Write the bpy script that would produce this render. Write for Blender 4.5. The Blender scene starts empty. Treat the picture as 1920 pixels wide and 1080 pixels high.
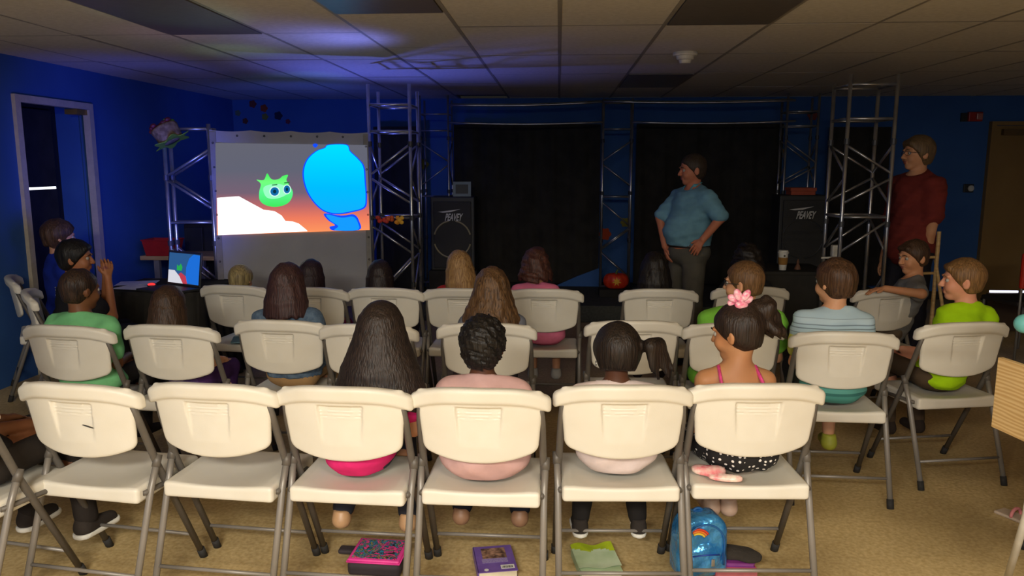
import bpy, bmesh, math, random
import numpy as np
from mathutils import Vector, Matrix, Euler
random.seed(7)
SC = bpy.context.scene
COL = SC.collection
PI = math.pi

# ---------------------------------------------------------------- camera, world, lights, exposure
CAM_H = 1.63
FPX = 1450.0
PITCH = 9.0
YAW = 3.4
cam_d = bpy.data.cameras.new('camera')
cam_d.lens = 36.0 * FPX / 1920.0
cam_d.sensor_width = 36.0
cam_d.clip_start = 0.05
cam = bpy.data.objects.new('camera', cam_d)
cam.location = (0, 0, CAM_H)
cam.rotation_euler = (math.radians(90 - PITCH), 0, math.radians(YAW))
COL.objects.link(cam)
SC.camera = cam
RM = Euler(cam.rotation_euler).to_matrix()

w = bpy.data.worlds.new('world')
SC.world = w
w.use_nodes = True
w.node_tree.nodes['Background'].inputs[0].default_value = (0.55, 0.52, 0.50, 1)
w.node_tree.nodes['Background'].inputs[1].default_value = 0.02

SC.view_settings.view_transform = 'Standard'
SC.view_settings.look = 'None'
SC.view_settings.gamma = 1.0
SC.view_settings.use_curve_mapping = False
SC.view_settings.exposure = 0.0


def area_light(name, loc, target, power, color, sx, sy, spread=180):
    l = bpy.data.lights.new(name, 'AREA')
    l.shape = 'RECTANGLE'
    l.size = sx
    l.size_y = sy
    l.energy = power
    l.color = color
    l.spread = math.radians(spread)
    o = bpy.data.objects.new(name, l)
    o.location = loc
    d = Vector(target) - Vector(loc)
    o.rotation_euler = d.to_track_quat('-Z', 'Y').to_euler()
    COL.objects.link(o)
    return o


# the lit ceiling fixtures behind the camera (warm fluorescent)
area_light('ceiling_lamp_light', (-0.9, -0.9, 2.40), (-0.9, -0.86, 0), 205, (1.0, 0.94, 0.82), 1.2, 0.6)
area_light('ceiling_lamp_light', (1.5, -0.9, 2.40), (1.5, -0.86, 0), 100, (1.0, 0.90, 0.72), 1.2, 0.6)
area_light('ceiling_lamp_light', (0.1, -2.6, 2.40), (0.1, -2.5, 0), 200, (1.0, 0.94, 0.82), 1.2, 0.6)
# spot lamp maker, used for the added blue and spill lights
def spot(name, loc, target, power, color, size, blend=1.0, r=0.1):
    l = bpy.data.lights.new(name, 'SPOT')
    l.energy = power
    l.color = color
    l.spot_size = math.radians(size)
    l.spot_blend = blend
    l.shadow_soft_size = r
    o = bpy.data.objects.new(name, l)
    o.location = loc
    o.rotation_euler = (Vector(target) - Vector(loc)).to_track_quat('-Z', 'Y').to_euler()
    COL.objects.link(o)
    return o


# ---------------------------------------------------------------- pixel <-> room helpers (for measuring the photograph)
def ray(px, py):
    return RM @ Vector(((px - 960) / FPX, (540 - py) / FPX, -1.0))


def atY(px, py, Y):
    d = ray(px, py)
    t = Y / d.y
    return Vector((d.x * t, Y, CAM_H + d.z * t))


def atZ(px, py, Z):
    d = ray(px, py)
    t = (Z - CAM_H) / d.z
    return Vector((d.x * t, d.y * t, Z))


def atX(px, py, X):
    d = ray(px, py)
    t = X / d.x
    return Vector((X, d.y * t, CAM_H + d.z * t))


# ---------------------------------------------------------------- materials
def mat(name, color, rough=0.6, metal=0.0, color2=None, nscale=20.0, bump=0.0, bscale=60.0, emit=None, estr=1.0,
        stretch=(1, 1, 1), spec=0.5, coat=0.0, detail=3.0):
    m = bpy.data.materials.new(name)
    m.use_nodes = True
    nt = m.node_tree
    b = nt.nodes['Principled BSDF']
    b.inputs['Base Color'].default_value = (*color, 1)
    b.inputs['Roughness'].default_value = rough
    b.inputs['Metallic'].default_value = metal
    b.inputs['Specular IOR Level'].default_value = spec
    if coat:
        b.inputs['Coat Weight'].default_value = coat
    tc = nt.nodes.new('ShaderNodeTexCoord')
    mp = nt.nodes.new('ShaderNodeMapping')
    mp.inputs['Scale'].default_value = stretch
    nt.links.new(tc.outputs['Object'], mp.inputs['Vector'])
    c2 = color2 if color2 else tuple(min(1, c * 0.88) for c in color)
    n = nt.nodes.new('ShaderNodeTexNoise')
    n.inputs['Scale'].default_value = nscale
    n.inputs['Detail'].default_value = detail
    nt.links.new(mp.outputs['Vector'], n.inputs['Vector'])
    r = nt.nodes.new('ShaderNodeValToRGB')
    r.color_ramp.elements[0].position = 0.35
    r.color_ramp.elements[1].position = 0.65
    r.color_ramp.elements[0].color = (*color, 1)
    r.color_ramp.elements[1].color = (*c2, 1)
    nt.links.new(n.outputs['Fac'], r.inputs['Fac'])
    nt.links.new(r.outputs['Color'], b.inputs['Base Color'])
    if bump:
        n2 = nt.nodes.new('ShaderNodeTexNoise')
        n2.inputs['Scale'].default_value = bscale
        nt.links.new(mp.outputs['Vector'], n2.inputs['Vector'])
        bp = nt.nodes.new('ShaderNodeBump')
        bp.inputs['Strength'].default_value = bump
        bp.inputs['Distance'].default_value = 0.01
        nt.links.new(n2.outputs['Fac'], bp.inputs['Height'])
        nt.links.new(bp.outputs['Normal'], b.inputs['Normal'])
    if emit:
        b.inputs['Emission Color'].default_value = (*emit, 1)
        b.inputs['Emission Strength'].default_value = estr
    return m


def S(r, g, b):
    f = lambda c: ((c / 255 + 0.055) / 1.055) ** 2.4 if c > 10 else c / 255 / 12.92
    return (f(r), f(g), f(b))


_mc = {}


def cloth(rgb, bump=0.25):
    k = ('cloth', rgb)
    if k not in _mc:
        c = S(*rgb)
        _mc[k] = mat('cloth_%d_%d_%d' % rgb, c, rough=0.92, color2=tuple(x * 0.8 for x in c), nscale=9, bump=bump, bscale=25, spec=0.2)
    return _mc[k]


def hairm(rgb, rgb2=None):
    k = ('hair', rgb)
    if k not in _mc:
        c = S(*rgb)
        c2 = S(*rgb2) if rgb2 else tuple(x * 0.45 for x in c)
        _mc[k] = mat('hair_%d_%d_%d' % rgb, c, rough=0.5, color2=c2, nscale=11, stretch=(12, 12, 0.5), bump=0.45, bscale=14, spec=0.35, detail=6)
    return _mc[k]


def skinm(rgb):
    k = ('skin', rgb)
    if k not in _mc:
        c = S(*rgb)
        _mc[k] = mat('skin_%d_%d_%d' % rgb, c, rough=0.55, color2=tuple(x * f for x, f in zip(c, (0.97, 0.88, 0.85))), nscale=12, spec=0.35)
    return _mc[k]


M = {}
M['plastic'] = mat('white_plastic', S(226, 221, 208), rough=0.45, color2=S(220, 214, 199), nscale=6, bump=0.05, bscale=400)
M['tube'] = mat('bronze_grey_steel', S(138, 132, 125), rough=0.4, metal=0.2, color2=S(126, 120, 112), nscale=5)
M['tubedark'] = mat('dark_bracket_steel', S(100, 94, 87), rough=0.5, metal=0.15)
M['rubber'] = mat('black_rubber', S(40, 38, 36), rough=0.8)
M['alu'] = mat('aluminium_tube', S(190, 190, 192), rough=0.28, metal=0.85, color2=S(160, 160, 160), nscale=8)
M['clamp'] = mat('dark_clamp', S(70, 70, 72), rough=0.5, metal=0.4)
M['ceil'] = mat('ceiling_tile_fibre', S(214, 208, 198), rough=0.95, color2=S(204, 198, 188), nscale=30, bump=0.15, bscale=120, spec=0.1)
M['grid'] = mat('ceiling_grid_metal', S(150, 144, 135), rough=0.6)
M['lens'] = mat('unlit_lamp_lens', S(112, 106, 102), rough=0.35, color2=S(104, 98, 94))
M['vent'] = mat('ceiling_vent_metal', S(90, 86, 84), rough=0.6)
M['bluewall'] = mat('blue_wall_paint', S(60, 100, 160), rough=0.75, color2=S(56, 94, 152), nscale=2, bump=0.05, bscale=60, spec=0.2)
M['black'] = mat('black_drape', S(58, 56, 52), rough=0.98, color2=S(50, 48, 45), nscale=6, spec=0.04)
M['blackp'] = mat('black_plastic', S(46, 46, 46), rough=0.5)
M['tan'] = mat('tan_door_paint', S(150, 118, 66), rough=0.5, color2=S(142, 110, 60), nscale=3)
M['frame'] = mat('beige_door_frame_paint', S(196, 184, 160), rough=0.5)
M['baseb'] = mat('black_vinyl_base', S(40, 38, 36), rough=0.5)
M['stage'] = mat('dark_stage_carpet', S(84, 86, 80), rough=0.98, color2=S(72, 74, 68), nscale=40, spec=0.1)
M['cloth_screen'] = mat('grey_screen_cloth', S(160, 160, 164), rough=0.9, color2=S(152, 152, 156), nscale=3, bump=0.3, bscale=3)
M['wood'] = mat('light_wood', S(190, 158, 104), rough=0.6, color2=S(165, 130, 80), nscale=4, stretch=(1, 1, 12))
M['black_metal'] = mat('black_metal', S(34, 34, 36), rough=0.4, metal=0.3)
M['white'] = mat('white_paint', S(215, 212, 202), rough=0.45)
M['paper'] = mat('white_paper', S(215, 214, 210), rough=0.8)
M['chromebadge'] = mat('silver_badge', S(225, 225, 220), rough=0.35, emit=None)
M['grille'] = mat('black_speaker_grille', S(56, 55, 53), rough=0.7, color2=S(46, 45, 43), nscale=200, bump=0.3, bscale=300)


# floor: beige speckled vinyl
def floor_mat():
    m = mat('speckled_vinyl_floor', S(208, 184, 134), rough=0.42, color2=S(182, 156, 106), nscale=55, bump=0.04, bscale=80, detail=6, spec=0.35)
    nt = m.node_tree
    b = nt.nodes['Principled BSDF']
    src = b.inputs['Base Color'].links[0].from_socket
    n = nt.nodes.new('ShaderNodeTexNoise')
    n.inputs['Scale'].default_value = 1.6
    n.inputs['Detail'].default_value = 4
    mx = nt.nodes.new('ShaderNodeMixRGB')
    mx.blend_type = 'MULTIPLY'
    rp = nt.nodes.new('ShaderNodeValToRGB')
    rp.color_ramp.elements[0].color = (0.72, 0.7, 0.66, 1)
    rp.color_ramp.elements[1].color = (1.05, 1.05, 1.05, 1)
    rp.color_ramp.elements[0].position = 0.35
    rp.color_ramp.elements[1].position = 0.6
    tc = [x for x in nt.nodes if x.type == 'TEX_COORD'][0]
    nt.links.new(tc.outputs['Object'], n.inputs['Vector'])
    nt.links.new(n.outputs['Fac'], rp.inputs['Fac'])
    mx.inputs[0].default_value = 1
    nt.links.new(src, mx.inputs[1])
    nt.links.new(rp.outputs['Color'], mx.inputs[2])
    nt.links.new(mx.outputs[0], b.inputs['Base Color'])
    return m


M['floor'] = floor_mat()


def wood_mat():
    m = bpy.data.materials.new('knotty_pine')
    m.use_nodes = True
    nt = m.node_tree
    b = nt.nodes['Principled BSDF']
    b.inputs['Roughness'].default_value = 0.55
    tc = nt.nodes.new('ShaderNodeTexCoord')
    mp = nt.nodes.new('ShaderNodeMapping')
    mp.inputs['Scale'].default_value = (1, 1, 7)
    wv = nt.nodes.new('ShaderNodeTexWave')
    wv.bands_direction = 'Z'
    wv.inputs['Scale'].default_value = 3.5
    wv.inputs['Distortion'].default_value = 7
    wv.inputs['Detail'].default_value = 3
    nt.links.new(tc.outputs['Object'], mp.inputs['Vector'])
    nt.links.new(mp.outputs['Vector'], wv.inputs['Vector'])
    r = nt.nodes.new('ShaderNodeValToRGB')
    r.color_ramp.elements[0].color = (*S(196, 158, 100), 1)
    r.color_ramp.elements[1].color = (*S(222, 192, 138), 1)
    nt.links.new(wv.outputs['Fac'], r.inputs['Fac'])
    nt.links.new(r.outputs['Color'], b.inputs['Base Color'])
    return m


M['pine'] = wood_mat()


# ---------------------------------------------------------------- object helpers
def obj(name, me, m=None, parent=None, loc=None, rot=None, smooth=False):
    if isinstance(me, MB):
        me = me.mesh(name)
    o = bpy.data.objects.new(name, me)
    if m is not None:
        for mm in (m if isinstance(m, (list, tuple)) else [m]):
            me.materials.append(mm)
    COL.objects.link(o)
    if parent is not None:
        o.parent = parent
    if loc is not None:
        o.location = loc
    if rot is not None:
        o.rotation_euler = rot
    if smooth:
        me.polygons.foreach_set('use_smooth', [True] * len(me.polygons))
    return o


def tag(o, label=None, cat=None, group=None, kind=None):
    if label: o['label'] = label
    if cat: o['category'] = cat
    if group: o['group'] = group
    if kind: o['kind'] = kind
    return o


def empty(name, loc, rz=0.0, label=None, cat=None, group=None):
    o = bpy.data.objects.new(name, None)
    o.empty_display_size = 0.1
    COL.objects.link(o)
    o.location = loc
    o.rotation_euler = (0, 0, rz)
    return tag(o, label, cat, group)


class MB:
    """collects boxes, tubes, prisms as one mesh"""
    def __init__(self):
        self.v = []
        self.f = []
        self.mi = []

    def add(self, vs, fs, mi=0):
        n = len(self.v)
        self.v += [tuple(p) for p in vs]
        self.f += [tuple(i + n for i in f) for f in fs]
        self.mi += [mi] * len(fs)
        return self

    def box(self, lo, hi, mi=0, mtx=None, bev=0.0):
        x0, y0, z0 = lo
        x1, y1, z1 = hi
        if bev > 0:
            bm = bmesh.new()
            bmesh.ops.create_cube(bm, size=1)
            for v in bm.verts:
                v.co = Vector(((x0 + x1) / 2 + v.co.x * (x1 - x0), (y0 + y1) / 2 + v.co.y * (y1 - y0), (z0 + z1) / 2 + v.co.z * (z1 - z0)))
            bmesh.ops.bevel(bm, geom=bm.edges[:], offset=bev, segments=2, affect='EDGES', profile=0.5)
            vs = [v.co.copy() for v in bm.verts]
            fs = [[v.index for v in f.verts] for f in bm.faces]
            bm.free()
        else:
            vs = [Vector(p) for p in ((x0, y0, z0), (x1, y0, z0), (x1, y1, z0), (x0, y1, z0), (x0, y0, z1), (x1, y0, z1), (x1, y1, z1), (x0, y1, z1))]
            fs = [(0, 3, 2, 1), (4, 5, 6, 7), (0, 1, 5, 4), (1, 2, 6, 5), (2, 3, 7, 6), (3, 0, 4, 7)]
        if mtx is not None:
            vs = [mtx @ v for v in vs]
        return self.add(vs, fs, mi)

    def tube(self, pts, r, n=10, mi=0, cap=True, flat=1.0):
        pts = [Vector(p) for p in pts]
        rs = r if isinstance(r, (list, tuple)) else [r] * len(pts)
        vs, fs = [], []
        up = None
        for i, p in enumerate(pts):
            t = (pts[min(i + 1, len(pts) - 1)] - pts[max(i - 1, 0)]).normalized()
            if up is None:
                up = Vector((0, 0, 1)) if abs(t.z) < 0.9 else Vector((1, 0, 0))
            a = t.cross(up).normalized()
            b = a.cross(t).normalized()
            up = b
            for k in range(n):
                an = 2 * PI * k / n
                vs.append(p + a * math.cos(an) * rs[i] + b * math.sin(an) * rs[i] * flat)
        m = len(pts)
        for i in range(m - 1):
            for k in range(n):
                fs.append((i * n + k, i * n + (k + 1) % n, (i + 1) * n + (k + 1) % n, (i + 1) * n + k))
        if cap:
            fs.append(tuple(range(n))[::-1])
            fs.append(tuple((m - 1) * n + k for k in range(n)))
        return self.add(vs, fs, mi)

    def prism(self, poly, d0, d1, plane='XZ', mi=0, mtx=None):
        """poly in 2D extruded from d0 to d1 along the third axis"""
        n = len(poly)
        def P(a, b, d):
            return Vector((a, d, b)) if plane == 'XZ' else (Vector((a, b, d)) if plane == 'XY' else Vector((d, a, b)))
        vs = [P(a, b, d0) for a, b in poly] + [P(a, b, d1) for a, b in poly]
        if mtx is not None:
            vs = [mtx @ v for v in vs]
        fs = [tuple(range(n)), tuple(range(2 * n - 1, n - 1, -1))]
        fs += [(i, i + n, (i + 1) % n + n, (i + 1) % n) for i in range(n)]
        return self.add(vs, fs, mi)

    def sphere(self, c, r, seg=16, rings=10, mi=0, mtx=None):
        r = r if isinstance(r, (tuple, list)) else (r, r, r)
        vs, fs = [], []
        for i in range(1, rings):
            th = PI * i / rings
            for k in range(seg):
                ph = 2 * PI * k / seg
                vs.append(Vector((c[0] + r[0] * math.sin(th) * math.cos(ph), c[1] + r[1] * math.sin(th) * math.sin(ph), c[2] + r[2] * math.cos(th))))
        vs.append(Vector((c[0], c[1], c[2] + r[2])))
        vs.append(Vector((c[0], c[1], c[2] - r[2])))
        for i in range(rings - 2):
            for k in range(seg):
                fs.append((i * seg + k, (i + 1) * seg + k, (i + 1) * seg + (k + 1) % seg, i * seg + (k + 1) % seg))
        t, bt = len(vs) - 2, len(vs) - 1
        for k in range(seg):
            fs.append((t, k, (k + 1) % seg))
            fs.append((bt, (rings - 2) * seg + (k + 1) % seg, (rings - 2) * seg + k))
        if mtx is not None:
            vs = [mtx @ v for v in vs]
        return self.add(vs, fs, mi)

    def lathe(self, prof, c=(0, 0, 0), n=24, mi=0):
        vs, fs = [], []
        for r, z in prof:
            for k in range(n):
                a = 2 * PI * k / n
                vs.append((c[0] + r * math.cos(a), c[1] + r * math.sin(a), c[2] + z))
        for i in range(len(prof) - 1):
            for k in range(n):
                fs.append((i * n + k, i * n + (k + 1) % n, (i + 1) * n + (k + 1) % n, (i + 1) * n + k))
        fs.append(tuple(range(n))[::-1])
        fs.append(tuple((len(prof) - 1) * n + k for k in range(n)))
        return self.add(vs, fs, mi)

    def torus(self, c, R, r, axis='Y', n=32, m=8, mi=0, a0=0.0, a1=2 * PI):
        pts = []
        full = abs(a1 - a0 - 2 * PI) < 1e-6
        for k in range(n + 1):
            a = a0 + (a1 - a0) * k / n
            if axis == 'Y':
                pts.append((c[0] + R * math.cos(a), c[1], c[2] + R * math.sin(a)))
            elif axis == 'Z':
                pts.append((c[0] + R * math.cos(a), c[1] + R * math.sin(a), c[2]))
            else:
                pts.append((c[0], c[1] + R * math.cos(a), c[2] + R * math.sin(a)))
        return self.tube(pts, r, m, mi)

    def mesh(self, name):
        me = bpy.data.meshes.new(name)
        me.from_pydata(self.v, [], self.f)
        me.polygons.foreach_set('material_index', self.mi)
        me.update()
        return me


# ---------------------------------------------------------------- implicit surfaces (smooth blended shapes meshed with surface nets)
def seg_axis(lo, hi, step, fine=()):
    xs = [lo]
    while xs[-1] < hi:
        s = step
        for a, b, fs in fine:
            if a - step < xs[-1] < b:
                s = min(s, fs)
        xs.append(xs[-1] + s)
    return np.array(xs, dtype=np.float32)


class Field:
    CAP = 0.06

    def __init__(self, xs, ys, zs):
        self.x, self.y, self.z = xs, ys, zs
        self.v = np.full((len(xs), len(ys), len(zs)), self.CAP, np.float32)

    def sub(self, lo, hi, mg=0.06):
        i0, i1 = np.searchsorted(self.x, lo[0] - mg), np.searchsorted(self.x, hi[0] + mg)
        j0, j1 = np.searchsorted(self.y, lo[1] - mg), np.searchsorted(self.y, hi[1] + mg)
        k0, k1 = np.searchsorted(self.z, lo[2] - mg), np.searchsorted(self.z, hi[2] + mg)
        return slice(i0, i1), slice(j0, j1), slice(k0, k1)

    def grid(self, s):
        return self.x[s[0]][:, None, None], self.y[s[1]][None, :, None], self.z[s[2]][None, None, :]

    def blend(self, s, d, k, op='add'):
        a = self.v[s]
        if op == 'add':
            if k <= 0:
                self.v[s] = np.minimum(a, d)
            else:
                h = np.clip(0.5 + 0.5 * (a - d) / k, 0, 1)
                self.v[s] = a * (1 - h) + d * h - k * h * (1 - h)
        else:
            d = -d
            if k <= 0:
                self.v[s] = np.maximum(a, d)
            else:
                h = np.clip(0.5 - 0.5 * (a - d) / k, 0, 1)
                self.v[s] = a * (1 - h) + d * h + k * h * (1 - h)

    def cone(self, a, b, ra, rb, k=0.02, op='add'):
        a, b = Vector(a), Vector(b)
        r = max(ra, rb)
        s = self.sub([min(a[i], b[i]) - r for i in range(3)], [max(a[i], b[i]) + r for i in range(3)])
        X, Y, Z = self.grid(s)
        ba = b - a
        L2 = max(ba.length_squared, 1e-9)
        t = np.clip(((X - a.x) * ba.x + (Y - a.y) * ba.y + (Z - a.z) * ba.z) / L2, 0, 1)
        d = np.sqrt((X - a.x - t * ba.x) ** 2 + (Y - a.y - t * ba.y) ** 2 + (Z - a.z - t * ba.z) ** 2) - (ra + (rb - ra) * t)
        self.blend(s, d, k, op)

    def ell(self, c, r, R=None, k=0.02, op='add'):
        c = Vector(c)
        m = max(r)
        s = self.sub([c[i] - m for i in range(3)], [c[i] + m for i in range(3)])
        X, Y, Z = self.grid(s)
        x, y, z = X - c.x, Y - c.y, Z - c.z
        if R is not None:
            Q = R.transposed()
            x, y, z = (Q[0][0] * x + Q[0][1] * y + Q[0][2] * z, Q[1][0] * x + Q[1][1] * y + Q[1][2] * z, Q[2][0] * x + Q[2][1] * y + Q[2][2] * z)
        k0 = np.sqrt((x / r[0]) ** 2 + (y / r[1]) ** 2 + (z / r[2]) ** 2)
        k1 = np.sqrt((x / r[0] ** 2) ** 2 + (y / r[1] ** 2) ** 2 + (z / r[2] ** 2) ** 2)
        d = k0 * (k0 - 1) / np.maximum(k1, 1e-6)
        self.blend(s, d, k, op)

    def plane(self, n, p, k=0.0):
        """keep the side n.(x-p) < 0"""
        n = Vector(n).normalized()
        X, Y, Z = self.x[:, None, None], self.y[None, :, None], self.z[None, None, :]
        d = (X - p[0]) * n.x + (Y - p[1]) * n.y + (Z - p[2]) * n.z
        d = np.broadcast_to(d, self.v.shape)
        self.v = np.maximum(self.v, d)

    def noise(self, amp, freq, seed=0, stretch=(1, 1, 1)):
        rs = np.random.RandomState(seed)
        X, Y, Z = self.x[:, None, None], self.y[None, :, None], self.z[None, None, :]
        tot = 0
        for i in range(5):
            d = rs.randn(3)
            d /= np.linalg.norm(d)
            d = d * np.array(stretch)
            f = freq * (0.6 + rs.rand() * 1.2)
            tot = tot + np.sin(f * (d[0] * X + d[1] * Y + d[2] * Z) + rs.rand() * 6.28)
        near = np.abs(self.v) < 0.05
        self.v = np.where(near, self.v + amp * tot / 2.2, self.v).astype(np.float32)

    def arrays(self):
        V = self.v.copy()
        for ax in range(3):
            sl = [slice(None)] * 3
            for e in (0, -1):
                sl[ax] = e
                V[tuple(sl)] = np.maximum(V[tuple(sl)], 0.01)
        nx, ny, nz = V.shape
        S_ = V < 0
        cnt = np.zeros((nx - 1, ny - 1, nz - 1), np.int8)
        for i in (0, 1):
            for j in (0, 1):
                for k in (0, 1):
                    cnt += S_[i:nx - 1 + i, j:ny - 1 + j, k:nz - 1 + k]
        act = np.argwhere((cnt > 0) & (cnt < 8))
        I, J, K = act.T
        n = len(I)
        acc = np.zeros((n, 3))
        num = np.zeros(n)
        ax = (self.x, self.y, self.z)
        for d in range(3):
            o = [e for e in range(3) if e != d]
            for p in (0, 1):
                for q in (0, 1):
                    ofs = [0, 0, 0]
                    ofs[o[0]] = p
                    ofs[o[1]] = q
                    a = (I + ofs[0], J + ofs[1], K + ofs[2])
                    ofs[d] = 1
                    b = (I + ofs[0], J + ofs[1], K + ofs[2])
                    va, vb = V[a], V[b]
                    cr = (va < 0) != (vb < 0)
                    t = np.where(cr, va / np.where(cr, va - vb, 1), 0)
                    for e in range(3):
                        ca, cb = ax[e][a[e]], ax[e][b[e]]
                        acc[:, e] += np.where(cr, ca + (cb - ca) * t, 0)
                    num += cr
        P = acc / num[:, None]
        idx = np.full((nx - 1, ny - 1, nz - 1), -1, np.int64)
        idx[I, J, K] = np.arange(n)
        quads = []
        for d in range(3):
            o = [(d + 1) % 3, (d + 2) % 3]
            sa = [slice(1, -1)] * 3
            sb = [slice(1, -1)] * 3
            sa[d] = slice(0, V.shape[d] - 1)
            sb[d] = slice(1, V.shape[d])
            A, B = S_[tuple(sa)], S_[tuple(sb)]
            for flip, m in ((False, A & ~B), (True, ~A & B)):
                e = np.argwhere(m)
                e[:, o[0]] += 1
                e[:, o[1]] += 1
                c = []
                for p, q in ((0, 0), (1, 0), (1, 1), (0, 1)):
                    g = e.copy()
                    g[:, o[0]] -= 1 - p
                    g[:, o[1]] -= 1 - q
                    c.append(idx[g[:, 0], g[:, 1], g[:, 2]])
                qd = np.stack(c, 1)
                if flip:
                    qd = qd[:, ::-1]
                quads.append(qd)
        return P, np.concatenate(quads)

    def mesh(self, name):
        P, Q = self.arrays()
        me = bpy.data.meshes.new(name)
        me.vertices.add(len(P))
        me.vertices.foreach_set('co', P.astype(np.float32).ravel())
        me.loops.add(len(Q) * 4)
        me.loops.foreach_set('vertex_index', Q.astype(np.int32).ravel())
        me.polygons.add(len(Q))
        me.polygons.foreach_set('loop_start', (np.arange(len(Q)) * 4).astype(np.int32))
        me.polygons.foreach_set('use_smooth', np.ones(len(Q), bool))
        me.update(calc_edges=True)
        return me

# ---------------------------------------------------------------- people
M['eye'] = mat('eye_white', S(176, 170, 160), rough=0.3)
M['iris'] = mat('dark_iris', S(40, 28, 20), rough=0.2)
M['lips'] = mat('lips', S(150, 85, 75), rough=0.5)
SEAT = 0.462


def rotm(yaw=0, pitch=0, roll=0):
    # yaw about Z (left positive), pitch about X (down negative), roll about Y
    return (Matrix.Rotation(math.radians(yaw), 3, 'Z') @ Matrix.Rotation(math.radians(pitch), 3, 'X') @ Matrix.Rotation(math.radians(roll), 3, 'Y'))


def hand_prims(F, wr, d, n, side, h, curl=0.5, inf=0.0):
    """wr wrist, d direction to fingertips, n palm-side normal, side = +-1 thumb side along d x n"""
    d = Vector(d).normalized()
    n = Vector(n)
    n = (n - d * n.dot(d)).normalized()
    u = d.cross(n).normalized() * side
    wr = Vector(wr)
    for q in (-0.3, 0.0, 0.3):
        F.cone(wr + u * q * 0.022 * h, wr + d * 0.052 * h + u * q * 0.055 * h, 0.013 * h, 0.0115 * h, 0.008)
    for i, (L, q) in enumerate(((0.062, 0.55), (0.07, 0.18), (0.066, -0.18), (0.052, -0.52))):
        b = wr + d * 0.056 * h + u * q * 0.046 * h
        a1 = curl * 0.6
        a2 = curl * 1.5
        fan = u * q * 0.12
        p1 = b + (d * math.cos(a1) + n * math.sin(a1) + fan) * L * 0.5 * h
        p2 = p1 + (d * math.cos(a2) + n * math.sin(a2) + fan) * L * 0.5 * h
        F.cone(b, p1, 0.0078 * h, 0.0070 * h, 0.003)
        F.cone(p1, p2, 0.0070 * h, 0.0060 * h, 0.003)
    t0 = wr + d * 0.018 * h + u * 0.014 * h
    t1 = wr + d * 0.040 * h + u * 0.036 * h + n * 0.008 * h
    t2 = t1 + (d * 0.8 + u * 0.35 + n * 0.4 * curl).normalized() * 0.026 * h
    F.cone(t0, t1, 0.010 * h, 0.0085 * h, 0.004)
    F.cone(t1, t2, 0.0085 * h, 0.0068 * h, 0.004)


def torso_prims(F, J, inf=0.0, flare=0.0):
    s, w, dp = J['s'], J['w'], J['dp']
    P, B, C = J['P'], J['B'], J['C']
    F.ell(P, ((0.128 * w * s + inf + flare), 0.100 * s * dp + inf + flare, 0.092 * s + inf), J['RT'], 0.03)
    F.ell(B, ((0.112 * w * s + inf + flare * .7), 0.088 * s * dp * J['belly'] + inf + flare * .6, 0.125 * s + inf), J['RT'], 0.05 * s)
    F.ell(C, (0.122 * w * s + inf, 0.085 * s * dp + inf, 0.125 * s + inf), J['RT'], 0.05 * s)
    for q in (-1, 1):
        F.cone(J['N'], J['S'][q], 0.036 * s + inf, 0.042 * s + inf, 0.035 * s)


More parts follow.
